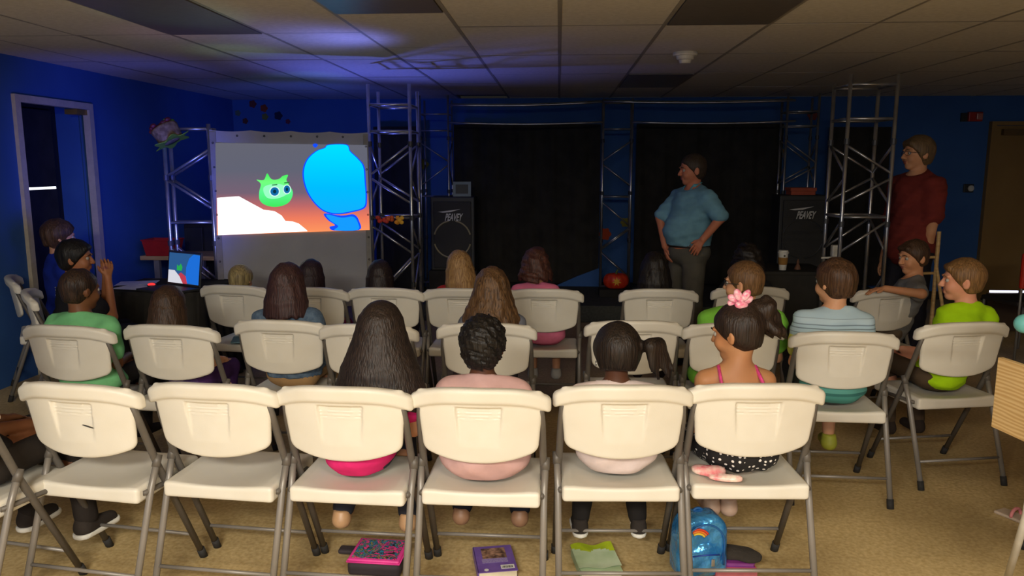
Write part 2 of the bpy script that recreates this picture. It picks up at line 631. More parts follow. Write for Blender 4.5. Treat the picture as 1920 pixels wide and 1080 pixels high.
def person(spec):
    g = spec.get
    stand = g('stand', False)
    s = spec['s']
    w = g('w', 1.0)
    hs = g('hs', s ** 0.4)
    base = (spec['top'] - 0.69 * s) if stand else g('seat', SEAT)
    dx, dy = g('dx', 0.0), g('dy', 0.0)      # shift of the head and shoulders
    yaw, pitch, roll = g('yaw', 0), g('pitch', -6), g('roll', 0)
    tw = g('twist', 0)
    RT = Matrix.Rotation(math.radians(tw), 3, 'Z')
    J = {'s': s, 'w': w, 'dp': g('dp', 1.0), 'belly': g('belly', 1.0), 'RT': RT}
    y0 = g('y0', -0.02)
    nb = (0.69 * s - 0.216 * hs - 0.035 * s) / 0.439
    J['P'] = Vector((0, y0, base + 0.082 * s))
    J['B'] = Vector((dx * 0.4, y0 - 0.01 + dy * 0.4 + (J['belly'] - 1) * 0.05, base + 0.20 * nb))
    J['C'] = Vector((dx * 0.8, y0 - 0.02 + dy * 0.8, base + 0.335 * nb))
    J['N'] = Vector((dx, y0 - 0.025 + dy, base + 0.435 * nb))
    J['S'] = {q: J['N'] + RT @ Vector((q * 0.124 * w * s, 0.0, -0.052 * s)) for q in (-1, 1)}
    top = base + 0.69 * s
    Hc = Vector((dx + g('hx', 0), y0 - 0.005 + dy + g('hy', 0), top - 0.108 * hs))
    RH = rotm(yaw, pitch, roll)
    hm = lambda p: Hc + RH @ (Vector(p) * hs)
    hip = {q: Vector((q * 0.068 * s, y0 + 0.01, base + 0.075 * s)) for q in (-1, 1)}
    if stand:
        knee = {q: Vector((q * 0.085 * s, 0.01, base + 0.07 * s - 0.335 * s)) for q in (-1, 1)}
        ank = {q: Vector((q * 0.09 * s, -0.01, 0.065 * s)) for q in (-1, 1)}
    else:
        ks = g('knee', 0.09)
        knee = {q: Vector((q * ks * s, y0 + 0.335 * s, base + 0.078 * s)) for q in (-1, 1)}
        sh = g('shin', 0.37) * s
        az = max(knee[1].z - sh, 0.075)
        back = g('tuck', 0.05)
        ank = {}
        for q in (-1, 1):
            hz = knee[1].z - az
            yy = math.sqrt(max(sh * sh - hz * hz, 0.0))
            ank[q] = Vector((q * g('foot', ks) * s, knee[1].y + yy - back if yy > 0.02 else knee[1].y - back, az))
    hh = 0.9 * s ** 0.7 * g('hand', 1.0)
    arms = {}
    for q in (-1, 1):
        a = g('arm_l' if q < 0 else 'arm_r')
        if a is None:
            if stand:
                a = dict(e=J['S'][q] + Vector((q * 0.035 * s, -0.01, -0.225 * s)), w=J['S'][q] + Vector((q * 0.03 * s, 0.04 * s, -0.415 * s)), d=(0, 0.15, -1), n=(-q, 0, 0), side=-q)
            else:
                a = dict(e=J['S'][q] + Vector((q * 0.025 * s, 0.02 * s - dy * .3, -0.20 * s)), w=Vector((q * 0.085 * s, y0 + 0.20 * s, base + 0.165 * s)), d=(-q * 0.25, 1, -0.1), n=(0, 0, -1), side=-q)
        arms[q] = a
    # ---- body
    st = g('step', 0.011)
    pts = [J['P'], J['C'], J['N'], hm((0, 0, 0)), *J['S'].values(), *knee.values(), *ank.values()] + [Vector(a['e']) for a in arms.values()] + [Vector(a['w']) for a in arms.values()]
    lo = [min(p[i] for p in pts) - (0.17 if i < 2 else 0.1) * max(1, s) for i in range(3)]
    hi = [max(p[i] for p in pts) + (0.17, 0.20, 0.14)[i] * max(1, s) for i in range(3)]
    lo[2] = min(lo[2], -0.02) if stand else lo[2]
    fx, fy, fz = [], [], []
    if g('face'):
        f = 0.0055
        for fl, i in ((fx, 0), (fy, 1), (fz, 2)):
            fl.append((Hc[i] - 0.12 * hs, Hc[i] + 0.12 * hs, f))
    if g('finehand'):
        for q in (-1, 1):
            if arms[q].get('fine', True):
                c = Vector(arms[q]['w']) + Vector(arms[q]['d']).normalized() * 0.07 * hh
                for fl, i in ((fx, 0), (fy, 1), (fz, 2)):
                    fl.append((c[i] - 0.07 * hh, c[i] + 0.07 * hh, 0.006))
    F = Field(seg_axis(lo[0], hi[0], st, fx), seg_axis(lo[1], hi[1], st, fy), seg_axis(lo[2], hi[2], st, fz))
    torso_prims(F, J)
    for q in (-1, 1):
        a = arms[q]
        F.cone(J['S'][q], a['e'], 0.036 * s, 0.030 * s, 0.03)
        F.cone(a['e'], a['w'], 0.030 * s, 0.021 * s, 0.015)
        hand_prims(F, a['w'], a['d'], a['n'], a['side'], hh * 1.12, a.get('curl', 0.5))
        F.cone(hip[q], knee[q], 0.066 * s, 0.047 * s, 0.03)
        F.cone(knee[q], knee[q].lerp(ank[q], 0.35) + Vector((0, -0.01, 0)), 0.047 * s, 0.045 * s, 0.02)
        F.cone(knee[q].lerp(ank[q], 0.35) + Vector((0, -0.01, 0)), ank[q], 0.045 * s, 0.028 * s, 0.02)
        F.cone(ank[q] + Vector((0, -0.02 * s, -0.03 * s)), ank[q] + Vector((q * 0.01, 0.11 * s, -0.045 * s)), 0.028 * s, 0.019 * s, 0.02)
    F.cone(J['N'] + Vector((0, 0, -0.02)), hm((0, -0.02, -0.05)), 0.045 * s ** .6, 0.046 * hs, 0.030)
    # head
    F.ell(hm((0, -0.012, 0.020)), [x * hs for x in (0.073, 0.091, 0.086)], RH, 0.01)
    F.ell(hm((0, 0.022, -0.035)), [x * hs for x in (0.057, 0.060, 0.068)], RH, 0.02)
    F.ell(hm((0, 0.056, -0.086)), [x * hs for x in (0.026, 0.022, 0.020)], RH, 0.02)
    for q in (-1, 1):
        F.ell(hm((q * 0.032, 0.058, -0.035)), [x * hs for x in (0.025, 0.022, 0.025)], RH, 0.02)
        F.cone(hm((q * 0.012, 0.082, 0.022)), hm((q * 0.045, 0.070, 0.022)), 0.008 * hs, 0.007 * hs, 0.01)
        F.ell(hm((q * 0.030, 0.087, 0.002)), [x * hs for x in (0.016, 0.012, 0.010)], RH, 0.010, 'sub')
        F.ell(hm((q * 0.076, -0.008, -0.012)), [x * hs for x in (0.009, 0.019, 0.030)], RH @ Matrix.Rotation(q * 0.35, 3, 'Z'), 0.006)
        F.ell(hm((q * 0.084, 0.000, -0.008)), [x * hs for x in (0.005, 0.010, 0.018)], RH @ Matrix.Rotation(q * 0.35, 3, 'Z'), 0.004, 'sub')
    F.cone(hm((0, 0.080, 0.008)), hm((0, 0.100, -0.026)), 0.008 * hs, 0.0105 * hs, 0.008)
    for q in (-1, 1):
        F.ell(hm((q * 0.010, 0.092, -0.029)), [x * hs for x in (0.008, 0.009, 0.007)], RH, 0.005)
    F.ell(hm((0, 0.081, -0.053)), [x * hs for x in (0.023, 0.010, 0.0065)], RH, 0.004)
    F.ell(hm((0, 0.079, -0.064)), [x * hs for x in (0.018, 0.010, 0.0065)], RH, 0.004)
    skin = g('skin', (205, 160, 130))
    me = F.mesh('person')
    root = obj('person', me, [skinm(skin), M['lips']])
    root.location = spec['loc']
    root.rotation_euler = (0, 0, math.radians(spec['rot']))
    tag(root, spec['label'], 'person', g('group', None))
    if g('face'):
        n = len(me.vertices)
        co = np.empty(n * 3, np.float32)
        me.vertices.foreach_get('co', co)
        co = co.reshape(-1, 3)
        R_ = np.array(RH)
        loc = (co - np.array(Hc)) @ R_ / hs
        isl = (np.abs(loc[:, 0]) < 0.022) & (loc[:, 1] > 0.082) & (np.abs(loc[:, 2] + 0.0585) < 0.012)
        li = np.empty(len(me.loops), np.int32)
        me.loops.foreach_get('vertex_index', li)
        mi = isl[li.reshape(-1, 4)].all(1).astype(np.int32)
        me.polygons.foreach_set('material_index', mi)
    # eyes
    for q in (-1, 1):
        mb = MB()
        mb.sphere((0, 0, 0), 0.0115 * hs, 12, 8)
        mb.sphere((0, 0.0048 * hs, 0), (0.0072 * hs, 0.0074 * hs, 0.0072 * hs), 10, 6, mi=1)
        e = obj('eye', mb, [M['eye'], M['iris']], root, hm((q * 0.030, 0.0700, 0.001)), RH.to_euler(), True)
    if g('face'):
        for q in (-1, 1):
            mb = MB().tube([hm((q * a, b, c)) for a, b, c in ((0.014, 0.0885, 0.021), (0.028, 0.087, 0.026), (0.044, 0.074, 0.020))], [0.0025 * hs, 0.0034 * hs, 0.002 * hs], 6)
            obj('eyebrow', mb, hairm(g('hair', (60, 42, 28))), root, smooth=True)
    # ---- shirt
    shirt = g('shirt')
    if shirt:
        inf = g('puff', 0.012)
        F = Field(seg_axis(lo[0] + .02, hi[0] - .02, st), seg_axis(lo[1] + .02, J['P'].y + 0.40 * s, st), seg_axis(base - 0.06, J['N'].z + 0.12 * s, st))
        torso_prims(F, J, inf, g('flare', 0.0))
        sl = g('sleeve', 0.62)
        for q in (-1, 1):
            a = arms[q]
            e = Vector(a['e'])
            if sl > 0:
                t = min(sl, 1)
                F.cone(J['S'][q], J['S'][q].lerp(e, t), 0.042 * s + inf, 0.040 * s + inf * 1.3, 0.03)
                if sl > 1:
                    F.cone(e, e.lerp(Vector(a['w']), sl - 1), 0.036 * s + inf, 0.027 * s + inf * .8, 0.02)
        F.noise(0.0048, 36, seed=int(abs(spec['loc'][0]) * 100) % 97, stretch=(1, 1, 2.2))
        zc = base + g('hem', 0.004)
        F.plane((0, 0, -1), (0, 0, zc))
        F.plane((0, g('neckslope', 0.45), 1), (J['N'].x, J['N'].y, J['N'].z + 0.030 * s))
        if stand:
            pass
        o = obj(g('shirt_name', 'shirt'), F.mesh('shirt'), shirt, root)
        if g('shirt_label'):
            o['label'] = g('shirt_label')
    # ---- pants
    pants = g('pants')
    if pants:
        inf = 0.010
        F = Field(seg_axis(lo[0] + .02, hi[0] - .02, st * 1.1), seg_axis(lo[1] + .02, hi[1], st * 1.1), seg_axis(lo[2], base + 0.24 * s, st * 1.1))
        F.ell(J['P'], (0.128 * w * s + inf, 0.100 * s * J['dp'] + inf, 0.092 * s + inf), None, 0.03)
        lg = g('leglen', 0.95)
        for q in (-1, 1):
            F.cone(hip[q], knee[q], 0.068 * s + inf, 0.052 * s + inf, 0.03)
            if lg > 0:
                F.cone(knee[q], knee[q].lerp(ank[q], lg), 0.050 * s + inf, 0.034 * s + inf, 0.02)
        F.noise(0.003, 30, seed=3)
        if not stand:
            F.plane((0, 0, -1), (0, 0, base + 0.0)) if lg <= 0 else None
        F.plane((0, 0, 1), (0, 0, base + (0.13 * s)))
        obj(g('pants_name', 'trousers'), F.mesh('trousers'), pants, root)
    # ---- shoes
    if g('shoes') is not None:
        for q in (-1, 1):
            a = ank[q]
            F = Field(seg_axis(a.x - 0.08, a.x + 0.08, 0.008), seg_axis(a.y - 0.12, a.y + 0.24, 0.008), seg_axis(a.z - 0.11, a.z + 0.07, 0.008))
            F.cone(a + Vector((0, -0.022 * s, -0.025 * s)), a + Vector((q * 0.01, 0.115 * s, -0.040 * s)), 0.038 * s, 0.028 * s, 0.02)
            F.cone(a + Vector((0, -0.01, -0.02 * s)), a + Vector((0, -0.01, 0.02 * s)), 0.036 * s, 0.036 * s, 0.02)
            F.plane((0, 0, 1), (0, 0, a.z + 0.025 * s))
            F.plane((0, 0, -1), (0, 0, a.z - 0.055 * s))
            sh_ = obj('shoe', F.mesh('shoe'), g('shoes'), root)
            if g('sole'):
                F = Field(seg_axis(a.x - 0.08, a.x + 0.08, 0.008), seg_axis(a.y - 0.12, a.y + 0.24, 0.008), seg_axis(a.z - 0.11, a.z, 0.006))
                F.cone(a + Vector((0, -0.024 * s, -0.05 * s)), a + Vector((q * 0.01, 0.118 * s, -0.05 * s)), 0.040 * s, 0.036 * s, 0.01)
                F.plane((0, 0, 1), (0, 0, a.z - 0.043 * s))
                F.plane((0, 0, -1), (0, 0, a.z - 0.066 * s))
                obj('sole', F.mesh('sole'), g('sole'), sh_)
    # ---- hair
    hs_ = g('style', 'short')
    hc = hairm(g('hair', (60, 42, 28)), g('hair2'))
    L = g('hlen', 0.0)
    sth = g('hstep', 0.008)
    wd = g('hw', 0.10)
    ext = max(0.13, wd + 0.05)
    yb = 0.30 if L or hs_ in ('puff', 'sidetail') else 0.17
    F = Field(seg_axis(Hc.x - (ext + .08) * hs, Hc.x + (ext + .08) * hs, sth), seg_axis(Hc.y - yb * hs, Hc.y + 0.17 * hs, sth), seg_axis(Hc.z - (L + 0.15) * hs, Hc.z + 0.18 * hs, sth))
    th = g('th', 0.011)
    F.ell(hm((0, -0.014, 0.022)), [x * hs for x in (0.074 + th, 0.092 + th, 0.088 + th * .8)], RH, 0.0)
    F.ell(hm((0, -0.040, -0.030)), [x * hs for x in (0.056 + th, 0.050 + th, 0.052 + th)], RH, 0.015)
    if g('fringe'):
        F.cone(hm((-0.04, 0.064, 0.066)), hm((0.04, 0.064, 0.066)), 0.017 * hs, 0.017 * hs, 0.015)
    fl = g('line', 0.078)
    n = RH @ Vector((0, 0.80, -0.60))
    F.plane(n, hm((0, fl, 0.055)))
    F.plane(RH @ Vector((0, -0.15, -1)), hm((0, -0.05, g('nape', -0.080))))
    if L:
        n_ = g('strands', 15)
        A = math.radians(g('arc', 100))
        rs = random.Random(int(spec['loc'][0] * 1000))
        for k in range(n_):
            th_ = -A + 2 * A * k / (n_ - 1)
            sn, cs = math.sin(th_), math.cos(th_)
            r_ = g('sr', 0.017) * hs
            Lk = L * (1 - 0.10 * abs(sn)) * (1 + rs.uniform(-0.05, 0.03))
            d_ = g('hd', 0.115)
            ps = [hm((sn * 0.066, -0.014 - cs * 0.080, 0.045)), hm((sn * 0.082, -0.014 - cs * 0.094, -0.02)),
                  hm((sn * (0.082 + wd) / 2, -0.014 - cs * (0.094 + d_) / 2, -0.02 - (Lk - 0.02) * 0.5)), hm((sn * wd, -0.014 - cs * d_, -Lk))]
            wv = g('wave', 0.0)
            if wv:
                q_ = []
                for i in range(10):
                    t = i / 9 * 3
                    a_ = int(min(t, 2.999))
                    p = ps[a_].lerp(ps[a_ + 1], t - a_)
                    q_.append(p + Vector((math.sin(i * 1.7 + k) * wv, math.cos(i * 1.9 + k * 2) * wv, 0)) * (i / 9))
                ps = q_
            for i in range(len(ps) - 1):
                ra = r_ * (1 - 0.0 * i)
                F.cone(ps[i], ps[i + 1], ra, r_ * (0.55 if i == len(ps) - 2 else 1), 0.009)
    if hs_ == 'sidetail':
        q = 1
        for i in range(7):
            a_ = i / 6 - 0.5
            F.cone(hm((0.095, -0.05, 0.035)), hm((0.140 + .05 * a_, -0.07 + a_ * 0.06, 0.045)), 0.012 * hs, 0.028 * hs, 0.012)
            F.cone(hm((0.140 + .05 * a_, -0.07 + a_ * 0.06, 0.045)), hm((0.175 + a_ * 0.10, -0.09 + a_ * 0.04, -0.055 - 0.015 * (i % 3))), 0.026 * hs, 0.006 * hs, 0.010)
    if hs_ == 'puff':
        for i in range(16):
            rr = random.Random(i)
            e = (0.05 + rr.uniform(0.0, 0.085), -0.10 - rr.uniform(-0.02, 0.05), 0.02 + rr.uniform(-0.09, 0.06))
            F.cone(hm((0.02, -0.06, 0.085)), hm((e[0] * 0.8, e[1] * 0.95, e[2] + 0.035)), 0.022 * hs, 0.020 * hs, 0.012)
            F.cone(hm((e[0] * 0.8, e[1] * 0.95, e[2] + 0.035)), hm(e), 0.020 * hs, 0.005 * hs, 0.010)
    if g('tails'):
        for q in (-1, 1):
            F.cone(hm((q * 0.08, -0.03, 0.0)), hm((q * 0.11, -0.04, -0.10)), 0.02, 0.01, 0.01)
    F.noise(g('hn', 0.0016) * hs, g('hf', 120), seed=5, stretch=g('hst', (1.4, 1.4, 0.25)))
    obj('hair', F.mesh('hair'), hc, root)
    # ---- glasses
    if g('glasses'):
        mb = MB()
        for q in (-1, 1):
            ring = []
            for k in range(17):
                a = 2 * PI * k / 16
                ring.append(hm((q * 0.031 + 0.021 * math.cos(a), 0.098 - 0.02 * abs(0.031 + 0.021 * math.cos(a) * q) / .05, 0.002 + 0.014 * math.sin(a))))
            mb.tube(ring, 0.0016, 6)
            mb.tube([hm((q * 0.052, 0.078, 0.006)), hm((q * 0.076, 0.06, 0.006)), hm((q * 0.080, -0.005, 0.002)), hm((q * 0.080, -0.018, -0.012))], 0.0018, 6)
        mb.tube([hm((-0.010, 0.096, 0.004)), hm((0.010, 0.096, 0.004))], 0.0018, 6)
        obj('glasses', mb, M['blackp'], root)
    spec['hm'], spec['J'], spec['root'], spec['arms'], spec['Hc'], spec['RH'] = hm, J, root, arms, Hc, RH
    return root

# ================================================================ THE ROOM
HC = CAM_H + 0.815
YB = 9.7
XL = atY(435, 183, YB).x
XR = 7.2
YF = -3.6
print('XL', XL)


def struct(name, me, m, parent=None, **k):
    o = obj(name, me, m, parent, **k)
    if parent is None:
        o['kind'] = 'structure'
    return o


fl = MB().box((XL - 1.8, YF, -0.1), (XR, YB + 0.1, 0.0))
struct('floor', fl, M['floor'])
# back wall
struct('wall_back', MB().box((XL - 0.1, YB, 0), (XR, YB + 0.1, HC)), M['bluewall'])
struct('wall_right', MB().box((XR, YF, 0), (XR + 0.1, YB + 0.1, HC)), M['bluewall'])
struct('wall_front', MB().box((XL - 0.1, YF - 0.1, 0), (XR + 0.1, YF, HC)), M['bluewall'])
# left wall with a door opening
dA = atX(33, 300, XL)
dB = atX(176, 300, XL)
dTop = atX(100, 186, XL).z
yA, yB_ = dA.y, dB.y
print('door', yA, yB_, dTop)
wl = MB()
wl.box((XL - 0.1, YF, 0), (XL, yA, HC))
wl.box((XL - 0.1, yB_, 0), (XL, YB, HC))
wl.box((XL - 0.1, yA, dTop), (XL, yB_, HC))
struct('wall_left', wl, M['bluewall'])
struct('baseboard_back', MB().box((XL, YB - 0.012, 0), (XR, YB, 0.1)), M['baseb'])
struct('baseboard_left', MB().box((XL, yB_ + 0.06, 0), (XL + 0.012, YB - 0.012, 0.1)), M['baseb'])
# door 1: opening with beige frame and the dark passage behind it
d1 = empty('door_1', (XL, (yA + yB_) / 2, 0))
d1['kind'] = 'structure'
hw_ = (yB_ - yA) / 2
fr = MB()
fr.box((-0.03, -hw_ - 0.005, 0), (0.03, -hw_ + 0.055, dTop + 0.0))
obj('door_jamb', fr, M['frame'], d1)
obj('door_jamb', MB().box((-0.03, hw_ - 0.055, 0), (0.03, hw_ + 0.005, dTop)), M['frame'], d1)
obj('door_head', MB().box((-0.03, -hw_ + 0.055, dTop - 0.055), (0.03, hw_ - 0.055, dTop)), M['frame'], d1)
obj('door_closer', MB().box((-0.10, hw_ - 0.20, dTop - 0.10), (0.01, hw_ - 0.056, dTop - 0.058)), mat('brass_closer', S(150, 120, 60), rough=0.4, metal=0.4), d1)
# passage behind the opening
hall = MB()
X1 = XL - 0.1
X0 = XL - 0.2
while atX(112, 300, X0).y < yB_ + 0.02: X0 -= 0.01
print('X0', X0)
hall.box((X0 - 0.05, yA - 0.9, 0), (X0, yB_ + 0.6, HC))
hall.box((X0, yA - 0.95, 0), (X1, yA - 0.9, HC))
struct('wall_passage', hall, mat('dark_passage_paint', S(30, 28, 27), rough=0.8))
struct('wall_passage_side', MB().box((X0, yB_ + 0.02, 0), (X1, yB_ + 0.07, HC)), M['bluewall'])
struct('trim_1', MB().box((X0 - 0.05, yA - 0.95, HC - 0.02), (X1, yB_ + 0.7, HC + 0.05)), M['grid'])
q0 = atX(52, 354, X0 + 0.02)
q1 = atX(103, 351, X0 + 0.02)
wn = empty('window_1', (X0 + 0.03, (q0.y + q1.y) / 2, 0))
wn['kind'] = 'structure'
hq = abs(q1.y - q0.y) / 2
obj('blackout_blind', MB().box((-0.01, -hq - 0.05, q0.z + 0.012), (0.01, hq, HC - 0.35)), M['black'], wn)
obj('lower_panel', MB().box((-0.01, -hq - 0.05, 0.1), (0.01, hq, q0.z - 0.012)), M['black'], wn)
obj('daylight_gap', MB().box((-0.008, -hq, q0.z - 0.010), (0.0, hq, q0.z + 0.010)), mat('daylight_slit', (1, 1, 1), emit=(0.95, 0.97, 1.0), estr=2.2), wn)

# door 2 (tan, right end of the back wall)
a = atY(1850, 300, YB)
dz = atY(1880, 228, YB).z
d2 = empty('door_2', (a.x, YB, 0))
d2['kind'] = 'structure'
obj('door_leaf', MB().box((0.05, -0.03, 0.03), (0.97, -0.005, dz - 0.05)), M['tan'], d2)
obj('door_jamb', MB().box((-0.01, -0.07, 0), (0.045, 0, dz)), M['tan'], d2)
obj('door_jamb', MB().box((0.975, -0.07, 0), (1.03, 0, dz)), M['tan'], d2)
obj('door_head', MB().box((0.045, -0.07, dz - 0.045), (0.975, 0, dz)), M['tan'], d2)
obj('door_closer', MB().box((0.12, -0.09, dz - 0.16), (0.5, -0.031, dz - 0.09)), mat('closer_bronze', S(110, 85, 48), rough=0.5), d2)
# bright slot low at the right (glowing strip stands for light under a door)
sl_a, sl_b = atY(1858, 547, 7.6), atY(1960, 548, 7.6)
sl = empty('door_gap', (sl_a.x, 7.6, 0))
sl['kind'] = 'structure'
obj('gap_panel', MB().box((-0.02, 0.0, 0.05), (sl_b.x - sl_a.x, 0.04, sl_a.z - 0.016)), mat('brown_panel', S(70, 50, 30), rough=0.7), sl)
obj('daylight_gap', MB().box((0.0, 0.01, sl_a.z - 0.010), (0.26, 0.03, sl_a.z + 0.010)), mat('daylight_slit_2', (1, 1, 1), emit=(0.75, 0.78, 1.0), estr=1.6), sl)
obj('daylight_gap', MB().box((0.29, 0.01, sl_a.z - 0.010), (sl_b.x - sl_a.x, 0.03, sl_a.z + 0.010)), bpy.data.materials['daylight_slit_2'], sl)

# stage
sy = 8.0
sx0, sx1 = atY(770, 560, sy).x, atY(1740, 560, sy).x
SZ = 0.18
st_ = MB().box((sx0, sy, 0), (sx1, YB - 0.02, SZ), bev=0.01)
struct('trim_2', st_, M['stage'])

# ceiling: grid plane, tiles as pieces
ceil = struct('ceiling', MB().box((XL - 0.1, YF - 0.1, HC + 0.035), (XR + 0.1, YB + 0.1, HC + 0.08)), M['grid'])
TW, TL = 0.6096, 1.2192
tile_me = MB().box((-TW / 2 + 0.010, -TL / 2 + 0.010, -0.004), (TW / 2 - 0.010, TL / 2 - 0.010, 0.02)).mesh('ceiling_tile')
tile_me.materials.append(M['ceil'])
lens_me = MB().box((-TW / 2 + 0.016, -TL / 2 + 0.016, -0.010), (TW / 2 - 0.016, TL / 2 - 0.016, 0.01)).mesh('lamp_lens')
lens_me.materials.append(M['lens'])
lampcase_me = MB().box((-TW / 2 + 0.012, -TL / 2 + 0.012, 0.01), (TW / 2 - 0.012, TL / 2 - 0.012, 0.09)).mesh('lamp_case')
lampcase_me.materials.append(M['vent'])
lamps = {(1, 0), (1, 3), (-2, 0), (-4, 0)}
litlens = mat('lit_lamp_lens', (1, 1, 1), emit=(1.0, 0.86, 0.62), estr=4)
x0i, x1i = int(math.floor(XL / TW)) - 1, int(math.ceil(XR / TW))
gm = MB()
for ix in range(x0i, x1i + 1):
    off = 0.15 if ix < -2 else (-0.45 if ix == -2 else 0.0)
    xc = (ix + 0.5) * TW
    if xc - TW / 2 > XR or xc + TW / 2 < XL: continue
    gm.box((ix * TW - 0.012, YF, HC - 0.004), (ix * TW + 0.012, YB, HC + 0.02))
    for iy in range(-7, 5):
        yc = 3.53 + TL / 2 + iy * TL + off
        if yc - TL / 2 > YB or yc + TL / 2 < YF: continue
        gm.box((xc - TW / 2, yc - TL / 2 - 0.012, HC - 0.003), (xc + TW / 2, yc - TL / 2 + 0.012, HC + 0.02))
        if (ix, iy) in lamps:
            lf = empty('ceiling_lamp', (xc, yc, HC), 0, {(1, 0): 'unlit rectangular ceiling light panel at the top of the photo, right of centre',
                 (1, 3): 'unlit ceiling light panel farthest away above the stage', (-2, 0): 'unlit ceiling light panel at the top of the photo above the trusses, left of centre',
                 (-4, 0): 'unlit ceiling light panel over the projection screen corner'}[(ix, iy)], 'ceiling light')
            a_ = obj('lens', lens_me, None, lf)
            b_ = obj('housing', lampcase_me, None, lf)
            continue
        o = bpy.data.objects.new('ceiling_tile', tile_me)
        COL.objects.link(o)
        o.parent = ceil
        o.location = (xc, yc, HC + random.uniform(0, 0.003))
        o.rotation_euler = (random.uniform(-.002, .002), random.uniform(-.003, .003), 0)
obj('ceiling_grid', gm, M['grid'], ceil)

# smoke detector
p = atZ(1285, 97, HC)
sd = empty('smoke_detector', (p.x, p.y, HC), 0, 'round white smoke detector hanging from the ceiling in front of the stage', 'smoke detector')
obj('base', MB().lathe([(0.0, -0.004), (0.085, -0.004), (0.09, -0.02), (0.085, -0.03), (0.0, -0.03)][::-1]), M['white'], sd, smooth=False)
obj('sensor_head', MB().lathe([(0.001, -0.085), (0.038, -0.082), (0.045, -0.06), (0.06, -0.055), (0.065, -0.03), (0.001, -0.03)]), M['white'], sd)

# fire alarm and thermostat on the back wall
p = atY(1825, 220, YB)
fa = empty('fire_alarm', (p.x, YB, p.z), 0, 'red fire alarm box high on the blue wall left of the tan door', 'fire alarm')
obj('housing', MB().box((-0.08, -0.06, -0.05), (0.08, 0, 0.06), bev=0.008), mat('alarm_red', S(170, 40, 30), rough=0.4), fa)
obj('strobe', MB().box((-0.0, -0.085, -0.03), (0.07, -0.06, 0.045), bev=0.008), mat('strobe_lens', S(190, 120, 110), rough=0.2), fa)
obj('back_plate', MB().box((-0.15, -0.025, -0.05), (-0.08, 0, 0.05)), M['blackp'], fa)
p = atY(1815, 353, YB)
th = empty('thermostat', (p.x, YB, p.z), 0, 'small round thermostat on the blue wall below the fire alarm', 'thermostat')
obj('base', MB().box((-0.06, -0.02, -0.05), (0.06, 0, 0.05), bev=0.006), M['blackp'], th)
obj('dial', MB().torus((0.02, -0.03, 0), 0.026, 0.012, 'Y', 20, 8).sphere((0.02, -0.03, 0), (0.03, 0.012, 0.03)), M['white'], th, smooth=True)

# ================================================================ CURTAINS
def curtain(x0, x1, z0, z1, Y, label, amp=0.025, folds=9.0):
    mb = MB()
    nx = max(int((x1 - x0) / 0.02), 8)
    vs, fs = [], []
    for side in (0, 1):
        for j in (0, 1, 2, 3):
            z = z0 + (z1 - z0) * j / 3
            for i in range(nx + 1):
                x = x0 + (x1 - x0) * i / nx
                y = Y + amp * math.sin(x * folds * 2.1) * (1 - 0.3 * j / 3) + 0.4 * amp * math.sin(x * folds * 5.3 + j) + side * 0.006
                vs.append((x, y, z))
    n = nx + 1
    for side in (0, 1):
        for j in range(3):
            for i in range(nx):
                a = side * 4 * n + j * n + i
                q = (a, a + 1, a + n + 1, a + n)
                fs.append(q if side == 0 else q[::-1])
    mb.add(vs, fs)
    o = obj('curtain', mb, M['black'], smooth=True)
    tag(o, label, 'curtain', 'black curtains along the back wall')
    return o


YC = 9.45
def cx(px): return atY(px, 380, YC).x
zt = atY(1000, 233, YC).z
curtain(cx(702), cx(792), 0.02, zt - 0.02, YC + 0.02, 'narrow black curtain behind the truss tower beside the screen')
curtain(cx(852), cx(1124), 0.20, zt, YC, 'wide black curtain between the left speaker and the middle truss column')
curtain(cx(1190), cx(1462), 0.20, zt, YC, 'black curtain behind the man in the light blue polo')
curtain(cx(1546), cx(1660), 0.20, atY(1600, 238, YC).z, YC, 'black curtain behind the right truss tower')
# blue stage backdrop board low between curtain and tower
p0, p1 = atY(1040, 536, 9.3), atY(1128, 536, 9.3)
o = obj('backdrop_board', MB().prism([(p0.x, SZ + .002), (p1.x, SZ + .002), (p1.x, SZ + 0.24), ((p0.x + p1.x) / 2, SZ + 0.13)], 9.3, 9.32), M['bluewall'])
tag(o, 'low blue wedge shaped board on the stage left of the middle truss column', 'board')


# ================================================================ TRUSS TOWERS
def tower(c, rot, wd, dp, z0, z1, label, diag=True, r=0.0125, mirror=False, faces=(0, 1, 2, 3), lean=(0, 0), levels=(), zig=()):
    t = empty('truss_tower', (c[0], c[1], z0), math.radians(rot), label, 'truss')
    H = z1 - z0
    W, D = wd / 2, dp / 2
    cs = [(-W, -D), (W, -D), (W, D), (-W, D)]
    lx, ly = lean
    def P(x, y, z): return Vector((x + lx * z / H, y + ly * z / H, z))
    for x, y in cs:
        po = obj('post', MB().tube([P(x, y, 0), P(x, y, H + (0.03 if y < 0 else 0))], r * 1.15, 10), M['alu'], t, smooth=True)
        for zz in (H * 0.28, H * 0.53, H * 0.80):
            obj('clamp', MB().tube([P(x, y, zz - 0.02), P(x, y, zz + 0.02)], r * 1.7, 10), M['clamp'], po)
    fc = [(0, 1), (1, 2), (2, 3), (3, 0)]
    for f in faces:
        a, b = cs[fc[f][0]], cs[fc[f][1]]
        if mirror and f in (0, 2):
            a, b = b, a
        if f == 2:
            a, b = b, a
        for zz in levels:
            if zz - z0 > 0:
                obj('rung', MB().tube([P(*a, zz - z0), P(*b, zz - z0)], r * 0.85, 8), M['alu'], t, smooth=True)
        for (za, zb, dirn) in zig:
            p, q = (a, b) if dirn else (b, a)
            if zb - z0 > 0.02:
                obj('brace', MB().tube([P(*p, za - z0), P(*q, zb - z0)], r * 0.8, 8), M['alu'], t, smooth=True)
    return t


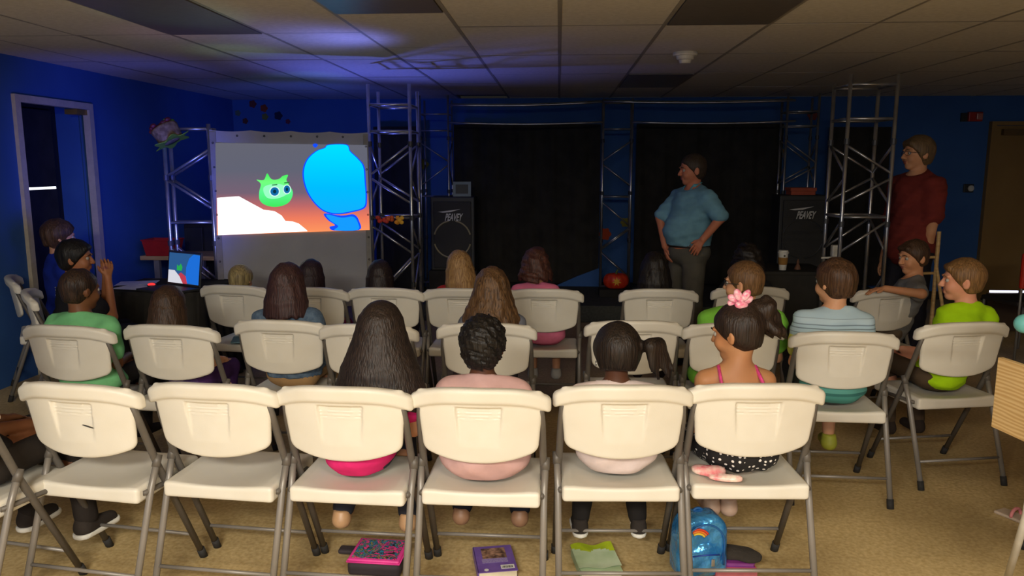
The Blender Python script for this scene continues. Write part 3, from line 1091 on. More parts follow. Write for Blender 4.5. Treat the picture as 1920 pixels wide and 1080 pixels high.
ZIG = [(1.52, 1.82, True), (1.49, 1.22, True), (1.14, 0.82, True), (0.52, 0.78, True), (0.49, 0.24, True)]
LV = (2.13, 1.90, 1.19, 0.15)
# tower beside the screen
YT2 = 6.4
pa, pb = atY(691, 250, YT2), atY(768, 250, YT2)
w2 = pb.x - pa.x
tower(((pa.x + pb.x) / 2, YT2 + 0.2), 0, w2, 0.36, 0.0, atY(690, 164, YT2).z, 'tall aluminium truss tower right beside the projection screen',
      levels=(atY(700, 196, YT2).z, atY(700, 246, YT2).z, atY(740, 409, YT2).z, 0.2),
      zig=[(atY(700, 328, YT2).z, atY(700, 270, YT2).z, True), (atY(700, 334, YT2).z, atY(700, 382, YT2).z, True), (atY(700, 424, YT2).z, atY(700, 475, YT2).z, True), (atY(700, 560, YT2).z, atY(700, 482, YT2).z, True), (0.6, 0.3, True)])
# left truss carrying the screen
YT1 = 6.0
pa, pb = atY(313, 330, YT1), atY(397, 330, YT1)
z1_ = atY(350, 240, YT1).z
tower(((pa.x + pb.x) / 2, YT1 + 0.04), 0, pb.x - pa.x, 0.10, 0.0, z1_, 'short aluminium truss tower on the left edge of the projection screen', faces=(0, 2), r=0.014,
      levels=(atY(350, 242, YT1).z, atY(350, 417, YT1).z, 0.2),
      zig=[(atY(350, 331, YT1).z, atY(350, 280, YT1).z, True), (atY(350, 337, YT1).z, atY(350, 392, YT1).z, True), (0.98, atY(350, 535, YT1).z, True), (0.25, 0.55, True)])
# left stage tower (far)
YT3 = 8.75
pa, pb = atY(789, 300, YT3), atY(841, 300, YT3)
tower(((pa.x + pb.x) / 2, YT3 + 0.15), 0, pb.x - pa.x, 0.30, SZ, atY(840, 184, YT3).z, 'aluminium truss tower behind the left loudspeaker', faces=(0, 1, 3), r=0.0105, mirror=True,
      levels=(atY(800, 214, YT3).z, atY(800, 245, YT3).z, atY(800, 368, YT3).z, 0.3),
      zig=[(atY(800, 303, YT3).z, atY(800, 268, YT3).z, True), (atY(800, 309, YT3).z, atY(800, 348, YT3).z, True)])
# middle tower
YT4 = 8.85
pa, pb = atY(1130, 300, YT4), atY(1184, 300, YT4)
xm = (pa.x + pb.x) / 2
tower((xm, YT4 + 0.06), 0, pb.x - pa.x, 0.12, SZ, atY(1150, 190, YT4).z, 'slim aluminium truss column in the middle of the stage', faces=(0, 2), r=0.0115,
      levels=(atY(1150, 192, YT4).z, atY(1150, 242, YT4).z, atY(1150, 369, YT4).z, 0.24),
      zig=[(atY(1150, 302, YT4).z, atY(1150, 264, YT4).z, True), (atY(1150, 308, YT4).z, atY(1150, 349, YT4).z, True), (atY(1150, 379, YT4).z, atY(1150, 424, YT4).z, True), (atY(1150, 468, YT4).z, atY(1150, 429, YT4).z, True), (atY(1150, 474, YT4).z, atY(1150, 520, YT4).z, True)])
# right stage tower
YT5 = 8.68
pa, pb = atY(1474, 300, YT5), atY(1531, 300, YT5)
tower(((pa.x + pb.x) / 2, YT5 + 0.15), -4, pb.x - pa.x, 0.30, SZ, atY(1490, 180, YT5).z, 'aluminium truss tower behind the right loudspeaker', r=0.0115, mirror=False,
      levels=(atY(1500, 209, YT5).z, atY(1500, 236, YT5).z, 1.1, 0.3),
      zig=[(atY(1500, 262, YT5).z, atY(1500, 305, YT5).z, True), (atY(1500, 345, YT5).z, atY(1500, 312, YT5).z, True)])
# near right tower
YT6 = 5.9
pa, pb = atY(1602, 200, YT6), atY(1687, 200, YT6)
tower(((pa.x + pb.x) / 2 - 0.02, YT6 + 0.2), 0, 0.335, 0.34, 0.0, atY(1607, 146, YT6).z, 'tall aluminium truss tower in front of the teen in the dark red shirt', lean=(0.0, 0),
      levels=(atY(1640, 157, YT6).z, atY(1640, 222, YT6).z, atY(1640, 408, YT6).z, 0.2),
      zig=[(atY(1620, 272, YT6).z, atY(1620, 325, YT6).z, True), (atY(1620, 382, YT6).z, atY(1620, 335, YT6).z, True), (atY(1620, 474, YT6).z, atY(1620, 415, YT6).z, True), (0.80, 0.50, True), (0.2, 0.45, True)])


def beam(pts_top, pts_bot, label, r=0.0115):
    t = empty('truss_beam', pts_top[0], 0, label, 'truss beam')
    o0 = Vector(pts_top[0])
    for nm, pts in (('upper_tube', pts_top), ('lower_tube', pts_bot)):
        for dy in (0, 0.12):
            if dy and nm == 'lower_tube': continue
            a, b = Vector(pts[0]), Vector(pts[1])
            pp = []
            for i in range(9):
                q = a.lerp(b, i / 8)
                pp.append(q - o0 + Vector((0, dy, -0.02 * math.sin(PI * i / 8) + (0.02 if dy else 0))))
            obj(nm, MB().tube(pp, r if dy == 0 else r * .8, 8), M['alu'], t, smooth=True)
    return t


beam((atY(842, 197, YT3 - .02)), (atY(842, 230, YT3 - .02)), '') if False else None
beam([atY(843, 197, 8.72), atY(1130, 191, 8.82)], [atY(843, 230, 8.72), atY(1130, 229, 8.82)], 'horizontal aluminium truss beam between the left and middle stage columns')
beam([atY(1132, 190, 8.80), atY(1492, 188, 8.64)], [atY(1186, 229, 8.80), atY(1492, 227, 8.64)], 'horizontal aluminium truss beam between the middle and right stage columns')

# ================================================================ PROJECTION SCREEN
A0, A1 = atY(392, 243, 5.93), atY(690, 248, 6.33)
scr = empty('projection_screen', (A0.x, A0.y, 0), math.atan2(A1.y - A0.y, A1.x - A0.x), 'grey cloth projection screen showing a bright cartoon picture, hung between two truss towers', 'screen')
SCX = (A1 - A0).length
SN = Vector((math.cos(scr.rotation_euler[2]), math.sin(scr.rotation_euler[2]), 0))
SF = Vector((SN.y, -SN.x, 0))          # towards the audience


def onscreen(px, py):
    d = ray(px, py)
    o = Vector((0, 0, CAM_H))
    t = (Vector((A0.x, A0.y, 0)) - o).dot(SF) / d.dot(SF)
    P = o + d * t - Vector((A0.x, A0.y, 0))
    return (P.dot(SN), P.z)


zs0, zs1 = 0.47, A0.z + 0.0
nx, nz = 60, 30
vs, fs = [], []
for side in (0, 1):
    for j in range(nz + 1):
        for i in range(nx + 1):
            u = i / nx
            x = u * (SCX)
            ztop = zs1 + (A1.z - zs1) * u - 0.012 * abs(math.sin(u * PI * 4))
            z = zs0 + (ztop - zs0) * j / nz
            y = 0.004 * math.sin(u * 40) * (j / nz) + 0.003 * math.sin(u * 13 + j * .3) + side * 0.003
            vs.append((x, y + 0.006, z))
n = nx + 1
for side in (0, 1):
    for j in range(nz):
        for i in range(nx):
            a = side * n * (nz + 1) + j * n + i
            q = (a, a + 1, a + n + 1, a + n)
            fs.append(q if side == 0 else q[::-1])
obj('cloth', MB().add(vs, fs), M['cloth_screen'], scr, smooth=True)
hemm = mat('screen_hem', S(140, 136, 128), rough=0.9)
obj('hem', MB().box((0, -0.004, zs0), (0.045, 0.012, zs1 - 0.015)), hemm, scr)
obj('hem', MB().box((SCX - 0.04, -0.004, zs0), (SCX, 0.012, A1.z - 0.015)), hemm, scr)
for i in range(9):
    z = zs1 - 0.1 - i * 0.185
    for gx, gz in ((0.022, z), (SCX - 0.02, z - 0.02)):
        obj('grommet', MB().torus((gx, -0.008, gz), 0.006, 0.0025, 'Y', 10, 5), M['rubber'], scr)
for i in range(1, 6):
    obj('grommet', MB().torus((SCX * i / 6, -0.006, zs1 - 0.045), 0.006, 0.0025, 'Y', 10, 5), M['rubber'], scr)


def emis(name, stops, axis='Z', lo=0, hi=1, strength=1.0, base=None):
    """self lit picture colour, optionally a ramp along a local axis"""
    m = bpy.data.materials.new(name)
    m.use_nodes = True
    nt = m.node_tree
    nt.nodes.clear()
    out = nt.nodes.new('ShaderNodeOutputMaterial')
    e = nt.nodes.new('ShaderNodeEmission')
    e.inputs[1].default_value = strength
    nt.links.new(e.outputs[0], out.inputs[0])
    if len(stops) == 1:
        e.inputs[0].default_value = (*stops[0][1], 1)
        return m
    tc = nt.nodes.new('ShaderNodeTexCoord')
    sp = nt.nodes.new('ShaderNodeSeparateXYZ')
    mr = nt.nodes.new('ShaderNodeMapRange')
    mr.inputs[1].default_value = lo
    mr.inputs[2].default_value = hi
    r = nt.nodes.new('ShaderNodeValToRGB')
    while len(r.color_ramp.elements) < len(stops):
        r.color_ramp.elements.new(0.5)
    for el, (pos, c) in zip(r.color_ramp.elements, stops):
        el.position = pos
        el.color = (*c, 1)
    nt.links.new(tc.outputs['Object'], sp.inputs[0])
    nt.links.new(sp.outputs[{'X': 0, 'Z': 2}[axis]], mr.inputs[0])
    nt.links.new(mr.outputs[0], r.inputs[0])
    nt.links.new(r.outputs[0], e.inputs[0])
    return m


def flat(name, pxs, m, depth, parent=scr):
    pl = [onscreen(*p) for p in pxs]
    # counter-clockwise seen from the audience
    ar = sum(pl[i][0] * pl[(i + 1) % len(pl)][1] - pl[(i + 1) % len(pl)][0] * pl[i][1] for i in range(len(pl)))
    if ar < 0: pl = pl[::-1]
    return obj(name, MB().prism(pl, -depth, -depth + 0.0006), m, parent)


def smoothpoly(pts, n=6):
    """closed catmull rom"""
    out = []
    m_ = len(pts)
    for i in range(m_):
        p0, p1, p2, p3 = [Vector(pts[(i + k - 1) % m_]) for k in range(4)]
        for k in range(n):
            t = k / n
            out.append(tuple(0.5 * ((2 * p1) + (-p0 + p2) * t + (2 * p0 - 5 * p1 + 4 * p2 - p3) * t * t + (-p0 + 3 * p1 - 3 * p2 + p3) * t * t * t)))
    return out


zlo, zhi = onscreen(500, 437)[1], onscreen(500, 268)[1]
bg = emis('picture_backdrop', [(0.0, S(255, 150, 95)), (0.16, S(240, 125, 95)), (0.30, S(190, 105, 105)), (0.45, S(118, 98, 116)), (0.7, S(98, 100, 116)), (1.0, S(100, 101, 114))], 'Z', zlo, zhi)
pic = flat('picture_backdrop', [(404, 268), (688, 272), (693, 431), (407, 441)], bg, 0.0066)
flat('picture_white_slope', smoothpoly([(407, 371), (430, 369), (448, 368)], 1) + [(470, 380), (494, 393), (515, 396), (528, 404), (535, 414), (548, 415), (560, 419), (576, 432), (576, 433.5), (409, 441)], emis('picture_white', [(0, (1.0, 1.0, 0.98))], strength=1.6), 0.0078)
blue_edge = emis('picture_blue_edge', [(0, S(16, 70, 235))], strength=1.3)
vase = smoothpoly([(616, 271), (650, 271), (657, 283), (672, 297), (683, 312), (686, 340), (688, 372), (684, 390), (660, 398), (632, 402), (608, 397), (588, 380), (573, 355), (567, 325), (574, 300), (592, 283), (608, 277)], 5)
flat('picture_blue_shape_edge', vase, blue_edge, 0.0078)
flat('picture_blue_shape', [(627 + (x - 627) * 0.955, 335 + (y - 335) * (0.965 if y > 335 else 0.985)) for x, y in vase],
     emis('picture_blue', [(0.0, S(20, 150, 245)), (0.5, S(0, 172, 255)), (1.0, S(0, 205, 255))], 'Z', zlo, zhi, 1.25), 0.0092)
flat('picture_blue_foot_edge', smoothpoly([(608, 400), (640, 404), (664, 402), (674, 416), (673, 431), (626, 432), (618, 425), (628, 422), (614, 412)], 4), blue_edge, 0.0074)
flat('picture_blue_foot', smoothpoly([(612, 402), (640, 408), (662, 406), (671, 418), (670, 431), (628, 431.5), (634, 424), (620, 414)], 4), emis('picture_blue_2', [(0, S(20, 150, 245))], strength=1.1), 0.0086)
flat('picture_blue_speck', smoothpoly([(586, 272), (591, 269), (596, 272), (591, 277)], 3), blue_edge, 0.0080)
blob = smoothpoly([(481, 337), (490, 338), (496, 336), (501, 325), (507, 334), (514, 337), (524, 335), (530, 330), (540, 328), (537, 337), (541, 345), (549, 360), (545, 375), (534, 384), (515, 388), (497, 384), (487, 375), (486, 360), (489, 345)], 4)
flat('picture_green_blob', blob, emis('picture_green', [(0.0, S(60, 225, 90)), (0.45, S(90, 240, 140)), (0.75, S(110, 245, 120)), (1.0, S(60, 230, 90))], 'Z', onscreen(510, 388)[1], onscreen(510, 325)[1], 1.1), 0.0078)
flat('picture_green_shine', smoothpoly([(494, 352), (512, 345), (534, 348), (540, 362), (520, 372), (500, 370)], 4), emis('picture_shine', [(0, S(150, 250, 190))], strength=1.1), 0.0085)
for cxp, cyp, rx, ry in ((515, 359, 8, 8), (538, 355, 6, 7.5)):
    flat('picture_eye_white', [(cxp + rx * 1.25 * math.cos(k * PI / 10), cyp + ry * 1.2 * math.sin(k * PI / 10)) for k in range(20)], emis('picture_eye_white', [(0, S(215, 250, 240))], strength=1.1), 0.0092)
    flat('picture_eye', [(cxp + rx * math.cos(k * PI / 10), cyp + ry * math.sin(k * PI / 10)) for k in range(20)], emis('picture_eye_blue', [(0, S(20, 110, 170))]), 0.0098)
    flat('picture_pupil', [(cxp + rx * .4 * math.cos(k * PI / 10), cyp + ry * .45 * math.sin(k * PI / 10)) for k in range(20)], emis('picture_pupil', [(0, S(10, 50, 70))]), 0.0104)
    flat('picture_brow', [(cxp - 5, cyp - 13), (cxp + 5, cyp - 14), (cxp + 5, cyp - 12), (cxp - 5, cyp - 11)], emis('picture_brow', [(0, S(40, 130, 60))]), 0.0092)

# projector spill: added spots imitate picture light thrown back on ceiling and left wall
scm = Vector((A0.x, A0.y, 0)) + SN * SCX * 0.5 + SF * 0.25
def spill(px, py, power, color, size, src):
    t = atZ(px, py, HC)
    spot('added_spill_light', src, t, power, color, size, 1.0, 0.08)
spill(610, 70, 12, (0.18, 0.22, 1.0), 120, (scm.x + 0.75, scm.y - 0.75, 1.95))
spill(560, 150, 8, (0.15, 0.45, 1.0), 60, (scm.x + 0.2, scm.y + 0.6, 1.9))
spill(330, 25, 7, (0.35, 0.9, 0.7), 40, (scm.x, scm.y - 0.9, 1.3))
spill(440, 95, 5, (0.45, 0.9, 0.5), 36, (scm.x, scm.y - 0.9, 1.3))
spill(300, 60, 2, (0.9, 0.3, 0.7), 34, (scm.x, scm.y - 0.9, 1.3))
spot('added_blue_light', (-2.0, 6.9, 0.9), (-1.5, 6.7, 2.2), 80, (0.12, 0.16, 1.0), 100, 1.0, 0.05)  # added blue fill on the tower by the screen, no stage lamp there
spot('added_blue_light', (-2.3, 7.2, 1.3), (-2.9, 9.7, 2.25), 34, (0.06, 0.12, 1.0), 110, 1.0, 0.1)  # second added spot, turns the back wall above the screen bluer
spot('left_wall_fill_light', tuple(scm + SF * 0.9 - SN * 0.7 + Vector((0, 0, 1.3))), (-4.3, 7.4, 1.8), 105, (0.05, 0.10, 1.0), 75, 1.0, 0.3)  # added blue spot that brightens the left wall, not real screen bounce

# ================================================================ SPEAKERS
def text_mesh(txt, size, ext=0.001, shear=0.0, bevel=0.0):
    c = bpy.data.curves.new('t', 'FONT')
    c.body = txt
    c.size = size
    c.extrude = ext
    c.shear = shear
    c.offset = bevel
    c.align_x = 'CENTER'
    c.align_y = 'CENTER'
    c.resolution_u = 2
    o = bpy.data.objects.new('t', c)
    COL.objects.link(o)
    dg = bpy.context.evaluated_depsgraph_get()
    me = bpy.data.meshes.new_from_object(o.evaluated_get(dg))
    bpy.data.objects.remove(o)
    return me


def speaker(pxl, pxr, pyt, pyb, Y, label, ringm):
    a, b = atY(pxl, pyt, Y), atY(pxr, pyb, Y)
    W = b.x - a.x
    H = a.z - b.z
    t = empty('loudspeaker', ((a.x + b.x) / 2, Y, b.z), 0, label, 'speaker')
    obj('cabinet', MB().box((-W / 2, 0.02, 0), (W / 2, 0.36, H), bev=0.012), M['blackp'], t)
    obj('grille', MB().box((-W / 2 + 0.035, -0.005, 0.03), (W / 2 - 0.035, 0.03, H - 0.05), bev=0.008), M['grille'], t)
    R = W * 0.42
    zc = H * 0.43
    for a0, a1 in ((15, 80), (100, 165), (195, 262), (278, 345)):
        obj('trim_ring', MB().torus((0, -0.008, zc), R, 0.009, 'Y', 12, 6, 0, math.radians(a0), math.radians(a1)), ringm, t)
    me = text_mesh('PEAVEY', 0.088, 0.003, 0.45, 0.0018)
    bd = obj('badge', me, M['chromebadge'], t, (0.01, -0.014, zc + R + 0.035), (PI / 2, 0, 0))
    bd.scale = (0.62, 1.25, 1)
    fl_ = MB().prism([(-0.165, 0.066), (0.085, 0.098), (-0.03, 0.064), (-0.11, 0.058)], -0.006, -0.001)
    obj('badge_flash', fl_, M['chromebadge'], t, (0.01, -0.012, zc + R + 0.03))
    return t, a, b


gold = mat('gold_ring', S(190, 180, 140), rough=0.35, metal=0.3)
tL, aL, bL = speaker(806, 890, 369, 508, 8.45, 'black loudspeaker with a pale ring around its cone, left of the stage', gold)
tR, aR, bR = speaker(1464, 1546, 366, 508, 8.2, 'black loudspeaker under the brick red box, right of the stage', mat('dull_ring', S(60, 60, 60), rough=0.5))
for (t_, a_, b_, lb) in ((tL, aL, bL, 'black box under the left loudspeaker'), (tR, aR, bR, 'black box under the right loudspeaker')):
    W = b_.x - a_.x
    bx_ = empty('speaker_base', ((a_.x + b_.x) / 2, t_.location.y + 0.02, SZ), 0, lb, 'box')
    obj('body', MB().box((-W / 2 - 0.03, 0, 0), (W / 2 + 0.02, 0.33, b_.z - SZ - 0.002), bev=0.01), M['black'], bx_)
# grey monitor frame on left speaker
a_, b_ = atY(848, 341, 8.5), atY(882, 368, 8.5)
mo = empty('monitor', ((a_.x + b_.x) / 2, 8.55, aL.z + 0.001), 0.15, 'small grey framed monitor standing on the left loudspeaker', 'monitor')
W, H = b_.x - a_.x, a_.z - aL.z
obj('screen', MB().box((-W / 2 + 0.03, -0.004, 0.03), (W / 2 - 0.03, 0.01, H - 0.03)), M['blackp'], mo)
fm = MB()
fm.box((-W / 2, -0.01, 0), (W / 2, 0.03, 0.03)).box((-W / 2, -0.01, H - 0.03), (W / 2, 0.03, H)).box((-W / 2, -0.01, 0.03), (-W / 2 + 0.03, 0.03, H - 0.03)).box((W / 2 - 0.03, -0.01, 0.03), (W / 2, 0.03, H - 0.03))
obj('frame', fm, mat('grey_blue_frame', S(120, 138, 146), rough=0.5), mo)
# red boxes on the right speaker
a_, b_ = atY(1478, 353, 8.3), atY(1526, 367, 8.3)
rbx = empty('red_box', ((a_.x + b_.x) / 2, 8.32, aR.z + 0.001), 0, 'flat brick red box lying on top of the right loudspeaker', 'box')
W, H = b_.x - a_.x, 0.075
redm = mat('brick_red_card', S(185, 88, 62), rough=0.8)
obj('body', MB().box((-W / 2 + .01, -0.1, 0), (W / 2 - .01, 0.1, H * .55), bev=0.004), redm, rbx)
obj('lid', MB().box((-W / 2, -0.11, H * .55), (W / 2, 0.11, H), bev=0.004), redm, rbx)

# black covered table with the cup
YQ = 6.35
a_, b_ = atY(1432, 509, YQ), atY(1560, 509, YQ)
tb = empty('covered_table', ((a_.x + b_.x) / 2, YQ + 0.25, 0), 0, 'small table under a black cloth with the paper cup on it', 'table')
W = b_.x - a_.x
obj('table_top', MB().box((-W / 2, -0.25, a_.z - 0.03), (W / 2, 0.3, a_.z), bev=0.006), M['black'], tb)
obj('cloth_skirt', MB().box((-W / 2 + 0.01, -0.24, 0.02), (W / 2 - 0.01, 0.29, a_.z - 0.031)), M['black'], tb)
TZ = a_.z
p = atY(1467, 508, YQ + 0.1)
cu = empty('paper_cup', (p.x, YQ + 0.1, TZ + 0.001), 0, 'white takeaway coffee cup with a brown sleeve and white lid on the black table', 'cup')
obj('cup_body', MB().lathe([(0.001, 0.0), (0.028, 0.0), (0.040, 0.140), (0.001, 0.140)], n=24), M['white'], cu, smooth=False)
obj('sleeve', MB().lathe([(0.0325, 0.045), (0.0375, 0.105), (0.0395, 0.105), (0.0345, 0.045)], n=24), mat('kraft_sleeve', S(150, 108, 50), rough=0.9), cu)
obj('lid', MB().lathe([(0.001, 0.138), (0.043, 0.138), (0.044, 0.148), (0.040, 0.150), (0.037, 0.163), (0.001, 0.163)], n=24), M['white'], cu)
obj('emblem', MB().lathe([(0.001, 0), (0.008, 0), (0.008, 0.002), (0.001, 0.002)], n=14), mat('cup_emblem', S(60, 60, 50)), cu, (0, -0.0385, 0.12), (PI / 2, 0, 0))
p = atY(1496, 493, YQ + 0.15)
ob = empty('small_ornament', (p.x, YQ + 0.15, TZ + 0.001), 0, 'small dim reddish ornament on the black table right of the cup', 'ornament')
obj('body', MB().lathe([(0.001, 0), (0.028, 0.0), (0.022, 0.02), (0.010, 0.045), (0.012, 0.06), (0.004, 0.085), (0.001, 0.085)]), mat('dim_copper', S(105, 68, 48), rough=0.6), ob)

# white box hanging on near right tower with its arm
p = atY(1567, 471, YT6 + 0.33)
wb = empty('white_box', (p.x, YT6 + 0.33, p.z), 0, 'small white junction box on the front left post of the right truss tower', 'box')
obj('housing', MB().box((-0.035, -0.03, -0.045), (0.035, 0.03, 0.05), bev=0.012), M['white'], wb)
obj('arm', MB().tube([(-0.11, 0, -0.055), (0.02, 0, -0.048)], 0.008, 8), M['white'], wb)

# wooden easel behind the teen
YE = 5.75
pt, pb_ = atY(1761, 434, YE), atY(1752, 620, YE)
es = empty('easel', (pt.x, YE, 0), 0, 'light wooden easel standing right of the teen in the dark red shirt', 'easel')
obj('leg', MB().tube([(0, 0, pt.z), (-0.01, -0.02, 0.0)], 0.014, 8), M['wood'], es)
obj('leg', MB().tube([(-0.14, 0.0, 0.92), (-0.27, 0.0, 0.0)], 0.013, 8), M['wood'], es)
obj('leg', MB().tube([(0.0, 0.02, 0.95), (0.02, -0.42, 0.0)], 0.012, 8), M['wood'], es)
for py_ in (482, 512):
    z_ = atY(1750, py_, YE).z
    obj('rail', MB().tube([(0.0, 0.0, z_), (-0.15, 0.0, z_ - 0.005)], 0.010, 8), M['wood'], es)

# ================================================================ LEFT TABLE, LAPTOP, SHELF
a_, b_ = atZ(228, 532, 0.73), atZ(405, 532, 0.73)
fy_, by_ = 5.28, 5.95
tlx, trx = atY(225, 535, 5.6).x, atY(398, 535, 5.5).x
lt = empty('cloth_covered_table', ((tlx + trx) / 2, (fy_ + by_) / 2, 0), 0, 'low table draped in black cloth under the glowing computer screen', 'table')
W, D = (trx - tlx) / 2, (by_ - fy_) / 2
obj('table_top', MB().box((-W, -D, 0.70), (W, D, 0.735), bev=0.008), M['black'], lt)
vs, fs = [], []
per = []
for i in range(160):
    u = i / 160 * 4
    sgm, t_ = int(u), u - int(u)
    c = [(-W, -D), (W, -D), (W, D), (-W, D)]
    x = c[sgm][0] + (c[(sgm + 1) % 4][0] - c[sgm][0]) * t_
    y = c[sgm][1] + (c[(sgm + 1) % 4][1] - c[sgm][1]) * t_
    per.append((x, y))
for lv, (z, sc) in enumerate(((0.738, 1.0), (0.35, 1.03), (0.01, 1.06))):
    for i, (x, y) in enumerate(per):
        k = 0.02 * math.sin(i * 0.9) * lv
        vs.append((x * sc + k * (1 if abs(x) >= W - 1e-6 else 0), y * sc + k * (1 if abs(y) >= D - 1e-6 else 0), z))
for lv in (0, 1):
    for i in range(160):
        fs.append((lv * 160 + i, lv * 160 + (i + 1) % 160, (lv + 1) * 160 + (i + 1) % 160, (lv + 1) * 160 + i)[::-1])
obj('cloth_skirt', MB().add(vs, fs), M['black'], lt, smooth=True)

TT = 0.739
YLp = 5.45
c0, c1, c2_, c3 = atY(320, 444, YLp), atY(368, 452, YLp + 0.0), atY(365, 518, YLp), atY(320, 505, YLp)
lp = empty('laptop', (atY(344, 510, YLp).x, YLp, TT), math.radians(-28), 'open black laptop showing the cartoon picture on the black table', 'laptop')
LW, LH = 0.38, 0.25
obj('keyboard_base', MB().box((-LW / 2, -0.26, 0.001), (LW / 2, 0.0, 0.02), bev=0.004), M['blackp'], lp)
lid = obj('lid', MB().box((-LW / 2 * .55, -0.012, 0.0), (LW / 2 * .55, 0.0, LH), bev=0.003), M['blackp'], lp, (0, 0.0, 0.022), (math.radians(-8), 0, 0))
for v in lid.data.vertices: v.co.x /= 0.55
def lpoly(name, pts, m, d):
    obj(name, MB().prism([((u - 0.5) * (LW - 0.03), 0.014 + v * (LH - 0.03)) for u, v in pts], -0.0125 - d, -0.0125 - d + 0.0004), m, lid)
e1 = emis('laptop_blue_dark', [(0, S(44, 88, 140))])
lpoly('display', [(0, 0), (1, 0), (1, 1), (0, 1)], e1, 0.0006)
lpoly('display_blue', [(0.62, 0.03), (1, 0.0), (1, 0.97), (0.8, 1.0), (0.66, 0.85), (0.58, 0.55), (0.58, 0.25)], emis('laptop_blue', [(0, S(30, 110, 215))]), 0.0012)
lpoly('display_white', [(0, 0.0), (0.52, 0.0), (0.42, 0.18), (0.2, 0.42), (0, 0.42)], emis('laptop_white', [(0, S(215, 215, 225))]), 0.0012)
lpoly('display_red', [(0.5, 0.0), (0.64, 0.0), (0.58, 0.25), (0.42, 0.36), (0.34, 0.30)], emis('laptop_red', [(0, S(190, 60, 80))]), 0.0018)
lpoly('display_green', [(0.28, 0.42), (0.44, 0.42), (0.46, 0.55), (0.40, 0.66), (0.34, 0.56), (0.28, 0.62)], emis('laptop_green', [(0, S(40, 170, 80))]), 0.0024)
# paper sheets
for i, (px, py, r_) in enumerate(((258, 531, 0.3), (270, 536, -0.2))):
    p = atZ(px, py, TT)
    o = obj('paper_sheet', MB().box((-0.14, -0.105, 0), (0.14, 0.105, 0.001)), M['paper'], None, (p.x, p.y - .1 * i, TT + 0.002 + 0.002 * i), (0, 0, r_))
    tag(o, ('upper' if i else 'lower') + ' of the two overlapping white paper sheets on the black table', 'paper', 'paper sheets on the table')
p = atZ(298, 534, TT)
ms = empty('computer_mouse', (p.x, p.y - 0.1, TT), 0.4, 'black computer mouse glowing red in front of the laptop', 'mouse')
obj('shell', MB().sphere((0, 0, 0.012), (0.033, 0.055, 0.020)), M['blackp'], ms, smooth=True)
obj('red_light', MB().sphere((0, -0.03, 0.022), (0.026, 0.022, 0.012)), emis('mouse_red', [(0, (1.0, 0.03, 0.03))], strength=1.6), ms, smooth=True)

# shelf with red basket behind
YS = 6.9
a_, b_ = atY(262, 484, YS), atY(402, 484, YS)
zt_ = atY(300, 480, YS).z
sh = empty('side_table', ((a_.x + b_.x) / 2, YS + 0.2, 0), 0, 'light wooden side table behind the laptop holding the red basket', 'table')
W = b_.x - a_.x
obj('table_top', MB().box((-W / 2, -0.2, zt_ - 0.04), (W / 2, 0.25, zt_), bev=0.005), M['wood'], sh)
for sx in (-1, 1):
    for sy_ in (-0.15, 0.2):
        obj('leg', MB().box((sx * (W / 2 - 0.14) - 0.025, sy_ - 0.02, 0), (sx * (W / 2 - 0.14) + 0.025, sy_ + 0.02, zt_ - 0.041)), mat('grey_leg', S(120, 118, 112)) if sx < 0 and sy_ < 0 else bpy.data.materials['grey_leg'], sh)
p = atY(304, 478, YS + 0.05)
bk = empty('red_basket', (p.x, YS + 0.08, zt_ + 0.001), 0, 'red plastic basket on the side table left of the laptop', 'basket')
W, H = 0.15, 0.145
rd = mat('red_plastic', S(176, 36, 34), rough=0.4)
pr = MB()
pr.add([(-.12, -.09, 0), (.12, -.09, 0), (.12, .09, 0), (-.12, .09, 0), (-.145, -.11, H), (.145, -.11, H), (.145, .11, H), (-.145, .11, H),
        (-.13, -.095, H), (.13, -.095, H), (.13, .095, H), (-.13, .095, H), (-.11, -.08, .01), (.11, -.08, .01), (.11, .08, .01), (-.11, .08, .01)],
       [(0, 3, 2, 1), (0, 1, 5, 4), (1, 2, 6, 5), (2, 3, 7, 6), (3, 0, 4, 7), (4, 5, 9, 8), (5, 6, 10, 9), (6, 7, 11, 10), (7, 4, 8, 11), (8, 9, 13, 12), (9, 10, 14, 13), (10, 11, 15, 14), (11, 8, 12, 15), (12, 13, 14, 15)])
obj('bin', pr, rd, bk)
obj('rim', MB().tube([(-.147, -.112, H), (.147, -.112, H), (.147, .112, H), (-.147, .112, H), (-.147, -.112, H)], 0.007, 6), rd, bk)
# black cabinet behind truss
a_, b_ = atY(322, 424, 7.3), atY(402, 480, 7.3)
cb = empty('black_cabinet', ((a_.x + b_.x) / 2, 7.72, 0), 0, 'dark cabinet standing behind the short truss tower left of the screen', 'cabinet')
W = b_.x - a_.x
obj('body', MB().box((-W / 2, -0.18, 0), (W / 2, 0.2, a_.z), bev=0.008), M['black'], cb)
for s_ in (-1, 1):
    dd = obj('door', MB().box((s_ * W / 4 - W / 4 + 0.01, -0.20, 0.05), (s_ * W / 4 + W / 4 - 0.01, -0.181, a_.z - 0.03), bev=0.004), M['blackp'], cb)
    obj('handle', MB().box((-0.006 + s_ * 0.03, -0.215, a_.z * .5), (0.006 + s_ * 0.03, -0.201, a_.z * .5 + 0.1)), M['alu'], dd)

# ================================================================ DECORATIONS
def disc(px, py, Y, r, c, label, group=None, petals=0):
    p = atY(px, py, Y)
    pl = []
    n_ = 28
    for k in range(n_):
        a = 2 * PI * k / n_
        rr = r * (1 + (0.12 * math.cos(petals * a) if petals else 0))
        pl.append((rr * math.cos(a), rr * math.sin(a)))
    o = obj('paper_cutout', MB().prism(pl, -0.004, 0.0), mat('paper_%d' % (len(bpy.data.materials)), S(*c), rough=0.8), None, (p.x, Y, p.z))
    tag(o, label, 'decoration', group)
    return o


